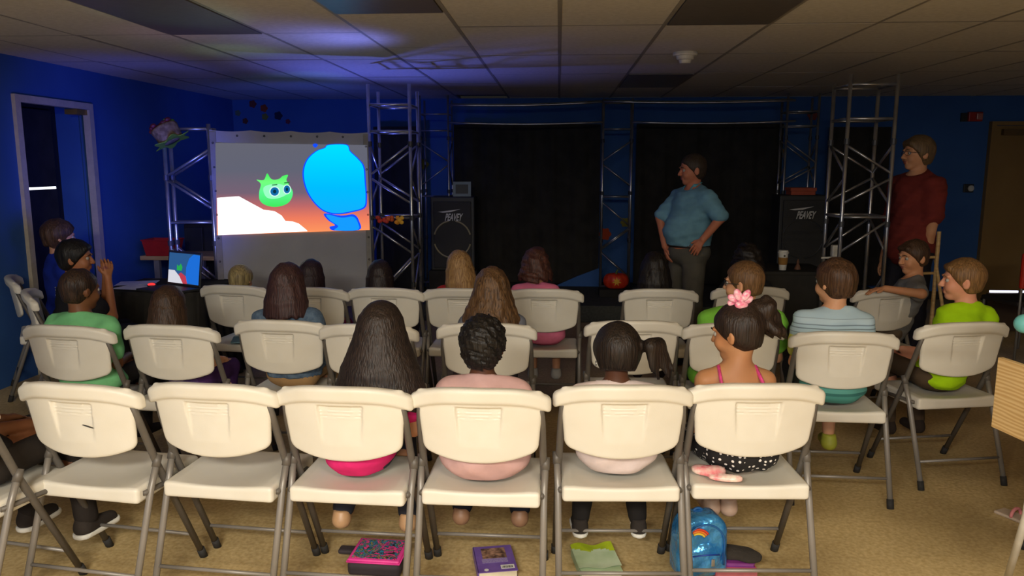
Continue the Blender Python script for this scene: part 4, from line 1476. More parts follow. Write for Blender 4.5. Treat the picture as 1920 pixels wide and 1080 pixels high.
g_ = 'paper cutouts on the blue wall'
YW = YB - 0.002
disc(474, 195, YW, 0.045, (110, 45, 40), 'dull red paper dot highest on the blue wall above the screen', g_, 5)
disc(495, 203, YW, 0.045, (150, 60, 25), 'orange paper dot right of the dull red one above the screen', g_, 5)
disc(446, 212, YW, 0.035, (90, 110, 90), 'pale green paper dot farthest left above the screen', g_, 5)
disc(497, 219, YW, 0.040, (120, 120, 50), 'olive yellow paper dot just below the orange one above the screen', g_, 5)
disc(460, 227, YW, 0.035, (100, 50, 40), 'brownish paper dot lowest left above the screen', g_, 5)
disc(522, 217, YW, 0.05, (20, 24, 60), 'dark navy paper dot on the wall above the screen', g_, 5)
disc(540, 228, YW, 0.03, (110, 40, 60), 'pinkish paper dot farthest right above the screen', g_, 5)
disc(793, 308, YW, 0.07, (130, 130, 60), 'yellow paper circle on the wall seen through the tower behind the left loudspeaker', g_, 6)
disc(1465, 287, YW, 0.05, (170, 130, 40), 'yellow paper circle left of the tower behind the right loudspeaker', g_, 6)
disc(1524, 216, YW, 0.06, (130, 60, 50), 'reddish paper circle high inside the tower behind the right loudspeaker', g_, 6)
disc(1134, 439, YW, 0.075, (190, 70, 30), 'orange paper circle on the left post of the middle truss column', g_, 6)
disc(1172, 417, YW, 0.055, (150, 140, 50), 'yellow paper circle on the right side of the middle truss column', g_, 6)
# garland on tower 2
p = atY(735, 412, 6.35)
gl = empty('leaf_garland', (p.x, 6.34, p.z), 0, 'small red and yellow leaf garland on a rung of the tower beside the screen', 'garland')
for i, (c, dx_) in enumerate((((190, 50, 30), -0.10), ((200, 60, 40), -0.05), ((210, 90, 30), -0.01), ((230, 150, 30), 0.05), ((240, 180, 50), 0.08))):
    mb = MB()
    for k in range(4):
        mb.sphere((dx_ + random.uniform(-.015, .015), random.uniform(-.02, 0), random.uniform(-.025, .02)), (0.02, 0.008, 0.017), 8, 6)
    obj('leaf_cluster', mb, mat('leaf_%d' % i, S(*c), rough=0.7), gl, smooth=True)
# pumpkin sign at the middle column with yellow leaf, on a dark stand
p = atY(1155, 538, 8.6)
pk = empty('pumpkin', (p.x, 8.62, 0.27), 0, 'orange red pumpkin decoration with a yellow leaf shape at the foot of the middle column', 'pumpkin')
Fp = Field(seg_axis(-.2, .2, .007), seg_axis(-.15, .15, .007), seg_axis(-.02, .24, .007))
for k in range(10):
    a = k * 2 * PI / 10
    Fp.ell((0.07 * math.cos(a), 0.045 * math.sin(a), 0.085), (0.072, 0.055, 0.085), None, 0.006)
obj('fruit', Fp.mesh('fruit'), mat('pumpkin_skin', S(215, 62, 26), rough=0.45, color2=S(190, 45, 20)), pk)
obj('stem', MB().tube([(0, 0, .15), (0.005, 0, .19), (0.02, 0, .215)], [0.014, 0.010, 0.009], 8), mat('stem_green', S(90, 110, 40)), pk)
lf_ = []
for k in range(14):
    a = PI * k / 7
    rr = 0.055 if k % 2 == 0 else 0.022
    lf_.append((0.0 + rr * math.sin(a), 0.09 + rr * math.cos(a)))
obj('leaf_shape', MB().prism(lf_, -0.112, -0.100), mat('leaf_yellow', S(235, 175, 40), rough=0.6), pk)
bx_ = empty('dark_stand', (p.x, 8.62, SZ), 0, 'low dark block under the pumpkin', 'stand')
obj('block', MB().box((-0.19, -0.1, 0), (0.19, 0.1, 0.088), bev=0.006), M['black'], bx_)

# hat/flower shaped party piece on the short tower
p = atY(313, 249, 5.95)
ha = empty('party_hat', (p.x, 5.95, p.z), 0, 'tilted cake shaped hat with a green leafy brim on top of the short truss tower', 'hat')
RH_ = Matrix.Rotation(math.radians(-30), 4, 'Y')
hb = MB()
mtx = RH_
prof = [(0.001, -0.075), (0.092, -0.075), (0.095, -0.04), (0.098, 0.0), (0.105, 0.035), (0.10, 0.05), (0.001, 0.055)]
hb.lathe(prof, n=28)
vb = [mtx @ Vector(v) for v in hb.v]
hb.v = [tuple(v) for v in vb]
obj('hat_side', hb, mat('cream_cake_cloth', S(150, 125, 88), rough=0.9, color2=S(105, 82, 56), nscale=30, bump=0.4, bscale=40), ha, smooth=True)
bm_ = MB()
n_ = 48
vs, fs = [], []
for lay in (0, 1):
    for ring, r_ in enumerate((0.06, 0.10, 0.128)):
        for k in range(n_):
            a = 2 * PI * k / n_
            rr = r_ * (1 + (0.20 * math.cos(6 * a) if ring == 2 else 0))
            vs.append(mtx @ Vector((rr * math.cos(a), rr * math.sin(a), -0.078 + (0.008 if ring == 2 else 0) * math.sin(5 * a) + lay * 0.006)))
for lay in (0, 1):
    for ring in (0, 1):
        for k in range(n_):
            b0 = lay * 3 * n_ + ring * n_
            q = (b0 + k, b0 + (k + 1) % n_, b0 + n_ + (k + 1) % n_, b0 + n_ + k)
            fs.append(q if lay == 0 else q[::-1])
for k in range(n_):
    b0 = 2 * n_
    fs.append((b0 + k, b0 + (k + 1) % n_, b0 + 3 * n_ + (k + 1) % n_, b0 + 3 * n_ + k))
obj('leafy_brim', MB().add(vs, fs), mat('leaf_green', S(112, 148, 40), rough=0.7), ha)
tp = MB()
tg = MB()
rs = random.Random(4)
for k in range(26):
    a, r_ = rs.uniform(0, 2 * PI), 0.095 * math.sqrt(rs.random())
    tgt = tg if k % 4 == 0 else tp
    tgt.sphere((r_ * math.cos(a), r_ * math.sin(a), 0.055 + rs.uniform(0, 0.018)), (0.024, 0.024, 0.018), 10, 6, mtx=mtx)
obj('red_topping', tp, mat('berry_red', S(120, 42, 34), rough=0.5, color2=S(80, 20, 40), nscale=20), ha, smooth=True)
obj('green_topping', tg, mat('topping_green', S(100, 150, 50), rough=0.6), ha, smooth=True)

# ================================================================ FOLDING CHAIRS
def smax(a, b, k):
    h = np.clip(0.5 - 0.5 * (a - b) / k, 0, 1)
    return a * (1 - h) + b * h + k * h * (1 - h)


def smin_(a, b, k):
    return -smax(-a, -b, k)


def back_mesh():
    F = Field(seg_axis(-0.26, 0.26, 0.0048), seg_axis(-0.26, -0.04, 0.0042), seg_axis(0.545, 0.875, 0.0046))
    X, Y, Z = F.x[:, None, None], F.y[None, :, None], F.z[None, None, :]
    aX = np.abs(X)
    yc = -0.150 - 0.16 * (Z - 0.57) + 0.95 * X * X
    Dn = (Y - yc) * 0.97
    hw = 0.202 + 0.085 * np.clip(Z - 0.60, 0, 0.2)
    zb = 0.560 + 0.046 * (aX / 0.21) ** 2.2
    d2 = smax(smax(aX - hw, zb - Z, 0.026), Z - 0.84, 0.02) + 0 * Y
    e = 0.015 * np.clip((Z - 0.625) / 0.15, 0, 1)
    rw = 0.074 + 0.07 * (Z - 0.7)
    mask = np.clip((rw - aX) / 0.007 + 0.5, 0, 1) * np.clip((0.780 - Z) / 0.006 + 0.5, 0, 1)
    ridge = 0.0015 * np.cos((Z - 0.75) * 2 * PI / 0.012) * np.clip((Z - 0.725) / 0.01, 0, 1) * np.clip((0.768 - Z) / 0.01, 0, 1)
    slab = smax(Dn - 0.010, -(Dn + 0.010) + (e + ridge) * mask, 0.006)
    plate = smax(d2, slab, 0.012)
    zl = 0.825 - 0.042 * (aX / 0.240) ** 3.2
    qx = aX - 0.229
    qy = np.abs(Dn) - 0.006
    qz = np.abs(Z - zl) - 0.014
    lip = np.sqrt(np.maximum(qx, 0) ** 2 + np.maximum(qy, 0) ** 2 + np.maximum(qz, 0) ** 2) + np.minimum(np.maximum(np.maximum(qx, qy), qz), 0) - 0.017
    F.v = smin_(plate, lip, 0.006).astype(np.float32)
    return F.mesh('backrest')


def seat_mesh():
    F = Field(seg_axis(-0.24, 0.24, 0.006), seg_axis(-0.19, 0.28, 0.006), seg_axis(0.375, 0.49, 0.0048))
    X, Y, Z = F.x[:, None, None], F.y[None, :, None], F.z[None, None, :]
    aX = np.abs(X)
    notch = np.clip((-0.06 - Y) / 0.05, 0, 1) * 0.0
    hx = 0.196 + 0.0 * Y - notch
    top = 0.452 - 0.020 * np.clip(1 - (aX / 0.17) ** 2, 0, 1) * np.clip(1 - ((Y - 0.01) / 0.19) ** 2, 0, 1) - 0.025 * np.clip((Y - 0.16) / 0.1, 0, 1) ** 2
    bot = 0.390 + 0.0 * X
    r = 0.014
    q = [aX - (hx - r * 0), np.abs(Y - 0.045) - (0.196 - r), np.zeros_like(Z)]
    qz = np.maximum(Z - (top - r), (bot + r) - Z)
    qx, qy = q[0], q[1]
    d = np.sqrt(np.maximum(qx, 0) ** 2 + np.maximum(qy, 0) ** 2 + np.maximum(qz, 0) ** 2) + np.minimum(np.maximum(np.maximum(qx, qy), qz), 0) - r
    # hollow underside
    hol = np.maximum(np.maximum(aX - 0.185, np.abs(Y - 0.045) - 0.175), Z - 0.415)
    F.v = np.maximum(d, -hol).astype(np.float32)
    return F.mesh('seat')


ME = {}
ME['backrest'] = back_mesh(); ME['backrest'].materials.append(M['plastic'])
ME['seat'] = seat_mesh(); ME['seat'].materials.append(M['plastic'])
TOPB = Vector((0, -0.195, 0.85))


def build_chair():
    t = empty('folding_chair', (0, 0, 0))
    obj('backrest', ME['backrest'], None, t)
    obj('seat', ME['seat'], None, t)
    for s in (-1, 1):
        # long front leg running up to the sides of the backrest
        fl_ = obj('front_leg', MB().tube([(s * 0.205, -0.155, 0.815), (s * 0.214, -0.115, 0.70), (s * 0.218, -0.035, 0.50), (s * 0.216, 0.20, 0.03)], [0.0125, 0.0135, 0.0135, 0.0125], 10), M['tubedark'], t, smooth=True)
        obj('rubber_foot', MB().tube([(s * 0.216, 0.195, 0.045), (s * 0.216, 0.215, 0.0)], 0.016, 10), M['rubber'], fl_, smooth=True)
        rl = obj('rear_leg', MB().tube([(s * 0.226, -0.045, 0.535), (s * 0.222, -0.09, 0.43), (s * 0.222, -0.235, 0.03)], 0.0125, 10), M['tube'], t, smooth=True)
        obj('rubber_foot', MB().tube([(s * 0.222, -0.230, 0.045), (s * 0.222, -0.243, 0.0)], 0.0155, 10), M['rubber'], rl, smooth=True)
        obj('hinge_cap', MB().tube([(s * 0.226, -0.040, 0.548), (s * 0.225, -0.058, 0.505)], 0.0155, 10), M['tubedark'], rl, smooth=True)
        obj('seat_bracket', MB().tube([(s * 0.214, -0.12, 0.425), (s * 0.214, 0.16, 0.405)], 0.010, 8), M['tubedark'], t, smooth=True)
    obj('crossbar', MB().tube([(-0.22, -0.198, 0.135), (0.22, -0.198, 0.135)], 0.0075, 8), M['tube'], t, smooth=True)
    obj('crossbar', MB().tube([(-0.215, 0.152, 0.13), (0.215, 0.152, 0.13)], 0.0075, 8), M['tube'], t, smooth=True)
    obj('crossbar', MB().tube([(-0.218, -0.085, 0.402), (0.218, -0.085, 0.402)], 0.008, 8), M['tube'], t, smooth=True)
    return t


def copy_tree(o, parent=None, inv=None):
    kids = [c for c in COL.objects if c.parent == o] if inv is None else inv.get(o, [])
    c = o.copy()
    COL.objects.link(c)
    c.parent = parent
    for ch in kids:
        copy_tree(ch, c)
    return c


proto = build_chair()
proto.scale = (1.045, 1, 1)
chairs = {}
first = [True]


def chair(key, px, py, rot, label, ztop=0.85):
    p = atZ(px, py, ztop)
    off = Matrix.Rotation(math.radians(rot), 3, 'Z') @ Vector((0, TOPB.y, 0))
    loc = Vector((p.x - off.x, p.y - off.y, 0))
    if first[0]:
        c = proto
        first[0] = False
    else:
        c = copy_tree(proto)
    c.location = loc
    c.rotation_euler = (0, 0, math.radians(rot))
    tag(c, label, 'chair', 'white folding chairs in rows')
    chairs[key] = (loc, rot)
    return c


chair('a1', 124, 722, -8, 'empty white folding chair with a short dark scratch on its back')
chair('a2', 381, 722, -5, 'empty white folding chair, second from the left of the complete front row chairs')
chair('a3', 633, 728, -3, 'white folding chair in the front row under the girl with very long straight dark hair')
chair('a4', 896, 731, -1, 'white folding chair in the front row under the child with short curly black hair')
chair('a5', 1173, 725, 3, 'white folding chair in the front row under the girl with a side ponytail')
chair('a6', 1427, 722, 3, 'white folding chair in the front row under the girl with the pink bow')
chair('a0', -158, 742, -10, 'white folding chair cut off by the left edge of the photo at the front')
chair('b1', 110, 612, -7, 'white folding chair in the second row behind the boy in the mint green shirt')
chair('b2', 306, 611, -5, 'white folding chair of the long brown haired girl in front of the black table')
chair('b3', 517, 602, -4, 'white folding chair in the second row under the girl in the denim jacket')
chair('b4', 684, 610, -2, 'empty white folding chair in the second row hidden behind the long straight dark hair')
chair('b5', 910, 608, 0, 'white folding chair in the second row under the girl with long wavy brown hair')
chair('b6', 1192, 603, 2, 'empty white folding chair in the second row behind the side ponytail')
chair('b7', 1382, 608, 1, 'white folding chair in the second row under the boy with glasses and green shirt')
chair('b8', 1592, 624, -2, 'white folding chair in the second row under the boy in the striped shirt')
chair('b9', 1822, 606, 11, 'white folding chair at the right of the second row under the boy in neon yellow')
chair('c1', 431, 536, -8, 'white folding chair in the third row under the small blond child by the screen')
chair('c2', 576, 540, -5, 'white folding chair just beyond the denim jacket girl, in front of the screen')
chair('c3', 718, 541, -3, 'white folding chair in the third row beside the truss tower under a dark haired girl')
chair('c4', 862, 542, -1, 'white folding chair in the third row under the blond girl in red')
chair('c5', 1020, 543, 0, 'white folding chair in the third row under the child in the pink shirt')
chair('c6', 1238, 543, 1, 'white folding chair in the third row just right of the middle truss column')
chair('c7', 1412, 539, 2, 'white folding chair just beyond the glasses boy, under a dark curly haired child')
chair('c8', 1676, 541, 16, 'white folding chair turned left with the arm of the boy in grey over its back')
chair('d1', 46, 546, -58, 'white folding chair turned towards the screen under the teen in the blue shirt')
chair('d2', 14, 519, -56, 'white folding chair at the left edge beside the teen in the blue shirt')

# dark scratch on the front left chair back
L_, r_ = chairs['a1']
sc = MB().prism([(0.04, 0.700), (0.060, 0.694), (0.082, 0.690), (0.060, 0.697)], -0.1825 + 0.0, -0.176)
a1 = [o for o in COL.objects if o.get('label', '').endswith('scratch on its back')][0]
obj('scratch', sc, M['blackp'], a1, (0, -0.0035, 0), (0, 0, 0))


# ================================================================ PEOPLE
SKL, SKT, SKB, SKD = (214, 160, 122), (196, 140, 98), (120, 78, 50), (92, 58, 40)


def toloc(P, loc, rot):
    return Matrix.Rotation(-math.radians(rot), 3, 'Z') @ (Vector(P) - Vector(loc))


def sit(key, px, pytop, label, yo=0.02, drot=0, Y=None, **k):
    loc, rot = chairs[key]
    rot = rot + drot
    loc = Vector(loc) + Matrix.Rotation(math.radians(rot), 3, 'Z') @ Vector((0, yo, 0))
    H = atY(px, pytop, loc.y - 0.03)
    l = toloc(H, loc, rot)
    sp = dict(k)
    hairup = k.get('hairup', 0.014)
    sp.update(loc=loc, rot=rot, dx=k.get('dx', 0) + max(-0.16, min(0.16, l.x)), label=label, s=k.get('s', (H.z - hairup - SEAT) / 0.69))
    person(sp)
    return sp


def polka():
    m = mat('black_polka_dot_cloth', S(24, 22, 24), rough=0.8)
    nt = m.node_tree
    b = nt.nodes['Principled BSDF']
    tc = [x for x in nt.nodes if x.type == 'TEX_COORD'][0]
    v = nt.nodes.new('ShaderNodeTexVoronoi')
    v.inputs['Scale'].default_value = 48
    v.inputs['Randomness'].default_value = 0.25
    nt.links.new(tc.outputs['Object'], v.inputs['Vector'])
    r = nt.nodes.new('ShaderNodeValToRGB')
    r.color_ramp.interpolation = 'CONSTANT'
    r.color_ramp.elements[0].color = (*S(235, 230, 225), 1)
    r.color_ramp.elements[1].color = (*S(24, 22, 24), 1)
    r.color_ramp.elements[1].position = 0.27
    nt.links.new(v.outputs['Distance'], r.inputs['Fac'])
    nt.links.new(r.outputs['Color'], b.inputs['Base Color'])
    return m


def stripes(name, stops, base, span, rough=0.9):
    """printed horizontal bands by height"""
    m = mat(name, (1, 1, 1), rough=rough)
    nt = m.node_tree
    b = nt.nodes['Principled BSDF']
    tc = [x for x in nt.nodes if x.type == 'TEX_COORD'][0]
    sp = nt.nodes.new('ShaderNodeSeparateXYZ')
    mr = nt.nodes.new('ShaderNodeMapRange')
    mr.inputs[1].default_value = base
    mr.inputs[2].default_value = base + span
    r = nt.nodes.new('ShaderNodeValToRGB')
    r.color_ramp.interpolation = 'CONSTANT'
    while len(r.color_ramp.elements) < len(stops):
        r.color_ramp.elements.new(0.5)
    for el, (p, c) in zip(r.color_ramp.elements, stops):
        el.position = p
        el.color = (*S(*c), 1)
    nt.links.new(tc.outputs['Object'], sp.inputs[0])
    nt.links.new(sp.outputs[2], mr.inputs[0])
    nt.links.new(mr.outputs[0], r.inputs[0])
    nt.links.new(r.outputs[0], b.inputs['Base Color'])
    return m


white_sole = mat('white_rubber_sole', S(225, 222, 212), rough=0.6)
# ---- front row
sit('a3', 712, 562, 'seated girl with very long straight dark hair and a hot pink top, seen from behind', skin=SKT, hair=(52, 40, 34), hair2=(28, 21, 18),
    style='long', hlen=0.31, hw=0.185, hd=0.135, strands=31, sr=0.019, hn=0.0008, hf=300, arc=95, th=0.010, shirt=cloth((226, 46, 118)), flare=0.034, hem=0.0, pants=cloth((50, 52, 60)),
    shoes=mat('clear_gold_sandal', S(190, 150, 110), rough=0.4), w=0.76, step=0.010, yo=0.035, y0=0.0, tuck=0.14, foot=0.15)
sit('a4', 905, 588, 'seated child with short curly black hair and a loose pale pink blouse, seen from behind', skin=SKD, hair=(30, 25, 22), hair2=(10, 8, 8),
    style='curly', th=0.019, hn=0.0045, hf=260, hstep=0.006, hst=(1, 1, 1), nape=-0.088, line=0.07, shirt=cloth((206, 166, 162)), sleeve=1.6, puff=0.022, flare=0.030, hem=0.0, w=1.12, pants=cloth((30, 32, 42)),
    shoes=mat('brown_strappy_boot', S(140, 105, 80), rough=0.5), step=0.010, yaw=-4, hairup=0.02, yo=0.04, foot=0.14, tuck=0.10)
s5 = sit('a5', 1158, 606, 'seated girl with a side ponytail in a red elastic and a pale pink tee', skin=SKD, hair=(44, 33, 26), hair2=(22, 16, 13),
         style='sidetail', hw=0.22, th=0.026, roll=4, nape=-0.07, shirt=cloth((224, 206, 202)), sleeve=0.7, puff=0.011, flare=0.016, hem=0.0, w=1.25, dp=1.05, pants=cloth((34, 31, 30)),
         shoes=cloth((52, 46, 42)), sole=white_sole, step=0.010, yaw=3, foot=0.15, tuck=0.10, yo=0.04, shin=0.46)
hm = s5['hm']
obj('hair_elastic', MB().torus((0, 0, 0), 0.013, 0.007, 'X', 14, 6), mat('red_elastic', S(190, 40, 50), rough=0.7), s5['root'], hm((0.108, -0.054, 0.038)), smooth=True)
obj('earring', MB().torus((0, 0, 0), 0.009, 0.0016, 'X', 14, 5), M['alu'], s5['root'], hm((-0.084, -0.004, -0.052)), smooth=True)
s6 = sit('a6', 1383, 566, 'seated little girl with a pink bow, bare back and black polka dot skirt', skin=(184, 132, 90), hair=(50, 36, 28), hair2=(24, 17, 14),
         style='puff', hw=0.16, th=0.010, yaw=52, pitch=-12, roll=0, nape=-0.075, shirt=None, w=0.98, pants=None, face=True, step=0.009, hairup=0.012, yo=0.05, hx=0.0, foot=0.04, tuck=0.06,
         shoes=mat('pale_sandal', S(190, 160, 140)), hn=0.0022)
hm, J6 = s6['hm'], s6['J']
rt = s6['root']
pk1 = mat('pink_satin', S(236, 78, 148), rough=0.35, color2=S(205, 70, 125), nscale=60, bump=0.4, bscale=120)
s_ = J6['s']
# skirt
F = Field(seg_axis(-.26, .26, .01), seg_axis(-.2, .34, .01), seg_axis(SEAT - .02, SEAT + .3 * s_, .01))
J6t = dict(J6)
torso_prims(F, J6t, 0.014, 0.03)
F.ell((0, 0.10, SEAT + 0.07), (0.20, 0.20, 0.10), None, 0.04)
F.noise(0.006, 45, 3, (1.5, 1.5, 0.3))
F.plane((0, 0, -1), (0, 0, SEAT + 0.002))
F.plane((0, 0, 1), (0, 0, SEAT + 0.19 * s_))
obj('skirt', F.mesh('skirt'), polka(), rt)
F = Field(seg_axis(-.26, .26, .009), seg_axis(-.2, .2, .009), seg_axis(SEAT + .15 * s_, SEAT + .42 * s_, .009))
torso_prims(F, J6t, 0.010, 0.0)
F.plane((0, 0, -1), (0, 0, SEAT + 0.18 * s_))
F.plane((0, -0.62, 0.8), (0, -0.05, SEAT + 0.30 * s_))
obj('bodice', F.mesh('bodice'), pk1, rt)
for q in (-1, 1):
    pts = []
    for (x, y, z) in ((0.072, -0.135, 0.22), (0.086, -0.136, 0.30), (0.084, -0.118, 0.385), (0.076, -0.050, 0.436), (0.075, 0.02, 0.405), (0.075, 0.055, 0.34)):
        pts.append(J6['N'] * 0 + Vector((J6['N'].x * (z / .44) + q * x * s_, J6['N'].y + 0.03 + y * s_, SEAT + z * s_)))
    obj('strap', MB().tube(pts, 0.011, 8, flat=0.6), pk1, rt, smooth=True)
# pink bow on the head
bow = MB()
for i, (dx_, dy_, dz_, rx) in enumerate(((-0.024, 0, 0.008, 0.5), (0.026, 0.0, 0.002, -0.5), (-0.012, -0.012, 0.024, 1.2), (0.018, -0.01, 0.022, -1.0), (0.0, -0.02, -0.012, 0.0), (-0.02, 0.012, -0.014, 0.3))):
    mtx = Matrix.Translation(Vector((dx_, dy_, dz_))) @ Matrix.Rotation(rx, 4, 'Y')
    bow.sphere((0, 0, 0), (0.026, 0.010, 0.015), 12, 8, mtx=mtx)
bow.sphere((0, -0.012, 0.004), 0.011, 10, 8)
obj('hair_bow', bow, mat('pink_ribbon', S(236, 112, 150), rough=0.3, color2=S(250, 205, 215), nscale=70), rt, hm((-0.02, -0.045, 0.122)), (0, 0, 0), smooth=True)
# ---- left front person (cut off)
sit('a0', -150, 560, 'person in dark clothes at the left edge of the front row, mostly outside the photo', skin=SKB, hair=(30, 25, 22), style='short', shirt=cloth((36, 32, 32)), s=1.02,
    pants=cloth((44, 38, 34)), shoes=cloth((54, 47, 42)), sole=white_sole, dx=0.0, tuck=0.0, foot=0.14)
# ---- second row
sit('b1', 146, 500, 'seated boy with cropped dark hair and a mint green shirt', skin=SKB, hair=(64, 44, 30), hair2=(34, 24, 18), style='short', th=0.005,
    nape=-0.07, yaw=-22, shirt=cloth((122, 196, 134)), flare=0.012, w=1.32, pants=cloth((50, 46, 44)), shoes=cloth((50, 44, 40)))
sp = sit('b2', 313, 533, 'seated girl with long brown hair in front of the black table, seen from behind', skin=SKL, hair=(74, 52, 36), style='long', hlen=0.27, hw=0.105, hd=0.13,
    strands=19, sr=0.018, shirt=cloth((84, 60, 110)), pants=cloth((70, 40, 90)), shoes=cloth((150, 60, 90)), w=0.95, yo=0.04)
sit('b3', 538, 490, 'seated girl with a reddish brown bob and a denim jacket, seen from behind', skin=SKL, hair=(78, 52, 48), hair2=(46, 28, 28), style='bob', hlen=0.185, hw=0.118, hd=0.105,
    strands=21, sr=0.018, shirt=mat('denim_jacket_cloth', S(92, 112, 132), rough=0.9, color2=S(70, 90, 112), nscale=40, bump=0.4, bscale=90), shirt_name='denim_jacket', sleeve=1.7, puff=0.016, hem=0.06, w=1.12,
    pants=cloth((168, 134, 92)), shoes=cloth((60, 50, 48)), yaw=-5)
sit('b5', 922, 498, 'seated girl with long wavy light brown hair and a grey tee, seen from behind', skin=SKL, hair=(118, 86, 54), hair2=(66, 46, 28), style='wavy', hlen=0.34, hw=0.185, hd=0.14,
    strands=21, sr=0.019, wave=0.009, hn=0.003, shirt=cloth((110, 112, 122)), w=1.08, pants=cloth((60, 60, 72)), shoes=cloth((60, 50, 48)), yo=0.05)
s7 = sit('b7', 1396, 487, 'seated boy with glasses and a bright green shirt looking left', skin=SKL, hair=(122, 88, 54), hair2=(84, 58, 34), style='short', th=0.009, nape=-0.066, yaw=58, pitch=-4,
         glasses=True, face=True, shirt=cloth((132, 204, 72)), puff=0.015, flare=0.012, w=1.36, pants=cloth((60, 62, 66)), shoes=cloth((60, 50, 48)))
sit('b8', 1568, 482, 'seated boy with brown hair and a pale blue striped shirt', skin=SKL, hair=(92, 64, 42), hair2=(58, 38, 24), style='short', th=0.013, yaw=32, pitch=-4,
    nape=-0.078, hn=0.003, shirt=stripes('striped_shirt_cloth', [(0.0, (70, 140, 130)), (0.10, (50, 110, 105)), (0.13, (90, 160, 150)), (0.24, (60, 120, 115)), (0.27, (90, 160, 150)), (0.40, (196, 198, 90)), (0.62, (196, 198, 90)), (0.68, (170, 194, 204)),
        (0.715, (120, 138, 148)), (0.725, (176, 200, 210)), (0.76, (124, 142, 150)), (0.77, (176, 200, 210)), (0.80, (128, 146, 156)), (0.81, (180, 202, 212)), (0.86, (150, 168, 178)), (0.87, (172, 196, 208))], SEAT, 0.50),
    flare=0.010, w=1.08, pants=cloth((70, 72, 70)), leglen=0.35, shoes=mat('yellow_green_sneaker', S(176, 178, 60), rough=0.6), step=0.011)
sit('b9', 1824, 482, 'seated boy in a neon yellow green shirt with short light brown hair looking left', skin=(224, 160, 128), hair=(142, 104, 62), hair2=(92, 64, 36), style='short', th=0.010, nape=-0.066, yaw=62, pitch=-3,
    face=True, fringe=True, shirt=cloth((172, 220, 20)), flare=0.010, w=0.88, pants=cloth((84, 68, 52)), shoes=cloth((58, 48, 42)), hx=-0.03)
# ---- third row
sit('c1', 449, 495, 'small blond child in the third row in front of the screen, only the head showing', skin=SKL, hair=(176, 156, 104), hair2=(110, 96, 66), style='short', th=0.014, nape=-0.09,
    shirt=cloth((70, 90, 130)), pants=cloth((60, 60, 70)), shoes=cloth((60, 50, 48)), step=0.012, yo=0.07)
sit('c2', 582, 484, 'girl with straight dark brown hair in the third row beside the denim jacket girl', skin=SKL, hair=(56, 40, 44), style='long', hlen=0.30, hw=0.095, hd=0.12, strands=17, sr=0.018,
    shirt=cloth((60, 62, 120)), pants=cloth((150, 40, 80)), shoes=cloth((60, 50, 48)), step=0.012)
sit('c3', 712, 485, 'girl with straight black brown hair in the third row below the truss tower', skin=SKL, hair=(46, 34, 32), style='long', hlen=0.30, hw=0.09, hd=0.12, strands=17, sr=0.018,
    shirt=cloth((120, 30, 60)), pants=cloth((60, 50, 60)), shoes=cloth((150, 150, 150)), step=0.012)
sit('c4', 862, 467, 'blond girl in a red top in the third row in front of the left loudspeaker', skin=SKL, hair=(176, 140, 92), hair2=(128, 92, 54), style='long', hlen=0.22, hw=0.105, hd=0.11, strands=19, sr=0.017,
    roll=-6, shirt=cloth((170, 44, 40)), pants=cloth((40, 46, 70)), shoes=cloth((140, 120, 120)), step=0.012)
sit('c5', 1005, 462, 'child with curly dark red brown hair and a pink shirt in the third row', skin=SKL, hair=(92, 54, 42), hair2=(50, 28, 22), style='curly', hlen=0.105, hw=0.105, hd=0.105, strands=17, sr=0.022, hn=0.005, hf=110, hst=(1, 1, 1), th=0.018,
    shirt=cloth((222, 118, 150)), flare=0.015, w=1.0, pants=cloth((190, 90, 120)), leglen=0.2, shoes=cloth((190, 186, 178)), step=0.012, hairup=0.02)
sit('c6', 1228, 470, 'child with long near black hair in the third row right of the middle truss column', skin=SKB, hair=(34, 26, 20), style='long', hlen=0.20, hw=0.11, hd=0.10, strands=15, sr=0.02, hn=0.003,
    shirt=cloth((34, 34, 36)), pants=cloth((30, 30, 34)), shoes=cloth((60, 50, 48)), step=0.012)
sit('c7', 1402, 452, 'child with curly near black hair in the third row behind the boy with glasses', skin=SKB, hair=(32, 25, 20), style='curly', hlen=0.12, hw=0.11, hd=0.10, strands=15, sr=0.022, hn=0.006, hf=110, hst=(1, 1, 1),
    shirt=cloth((30, 30, 32)), pants=cloth((30, 30, 34)), shoes=cloth((60, 50, 48)), step=0.012, hairup=0.02)
# boy in grey with the arm over the chair
loc8, rot8 = chairs['c8']
r8 = rot8 + 52
l8 = Vector(loc8) + Vector((0.13, 0.06, 0))
H8 = atY(1716, 447, l8.y - 0.06)
lh = toloc(H8, l8, r8)
el = toloc(atY(1728, 551, chairs['c8'][0].y - 0.28), l8, r8)
wr = toloc(atY(1660, 541, chairs['c8'][0].y - 0.25), l8, r8)
hd_ = toloc(Vector((-1, 0.05, -0.12)), (0, 0, 0), r8)
person(dict(loc=l8, rot=r8, s=(H8.z - 0.014 - SEAT) / 0.69, dx=max(-.12, min(.12, lh.x)), dy=max(-.1, min(.1, lh.y)), label='boy in a grey tee sitting sideways with his arm over the chair back', skin=(206, 148, 108),
            hair=(84, 60, 42), style='short', th=0.009, nape=-0.066, yaw=38, pitch=-8, face=True, fringe=True, shirt=cloth((124, 124, 124)), w=1.05, pants=cloth((110, 96, 80)), leglen=0.3, shoes=cloth((70, 60, 54)),
            arm_l=dict(e=el, w=wr, d=hd_, n=(0, 0, -1), side=1, curl=0.35), finehand=True, step=0.011))

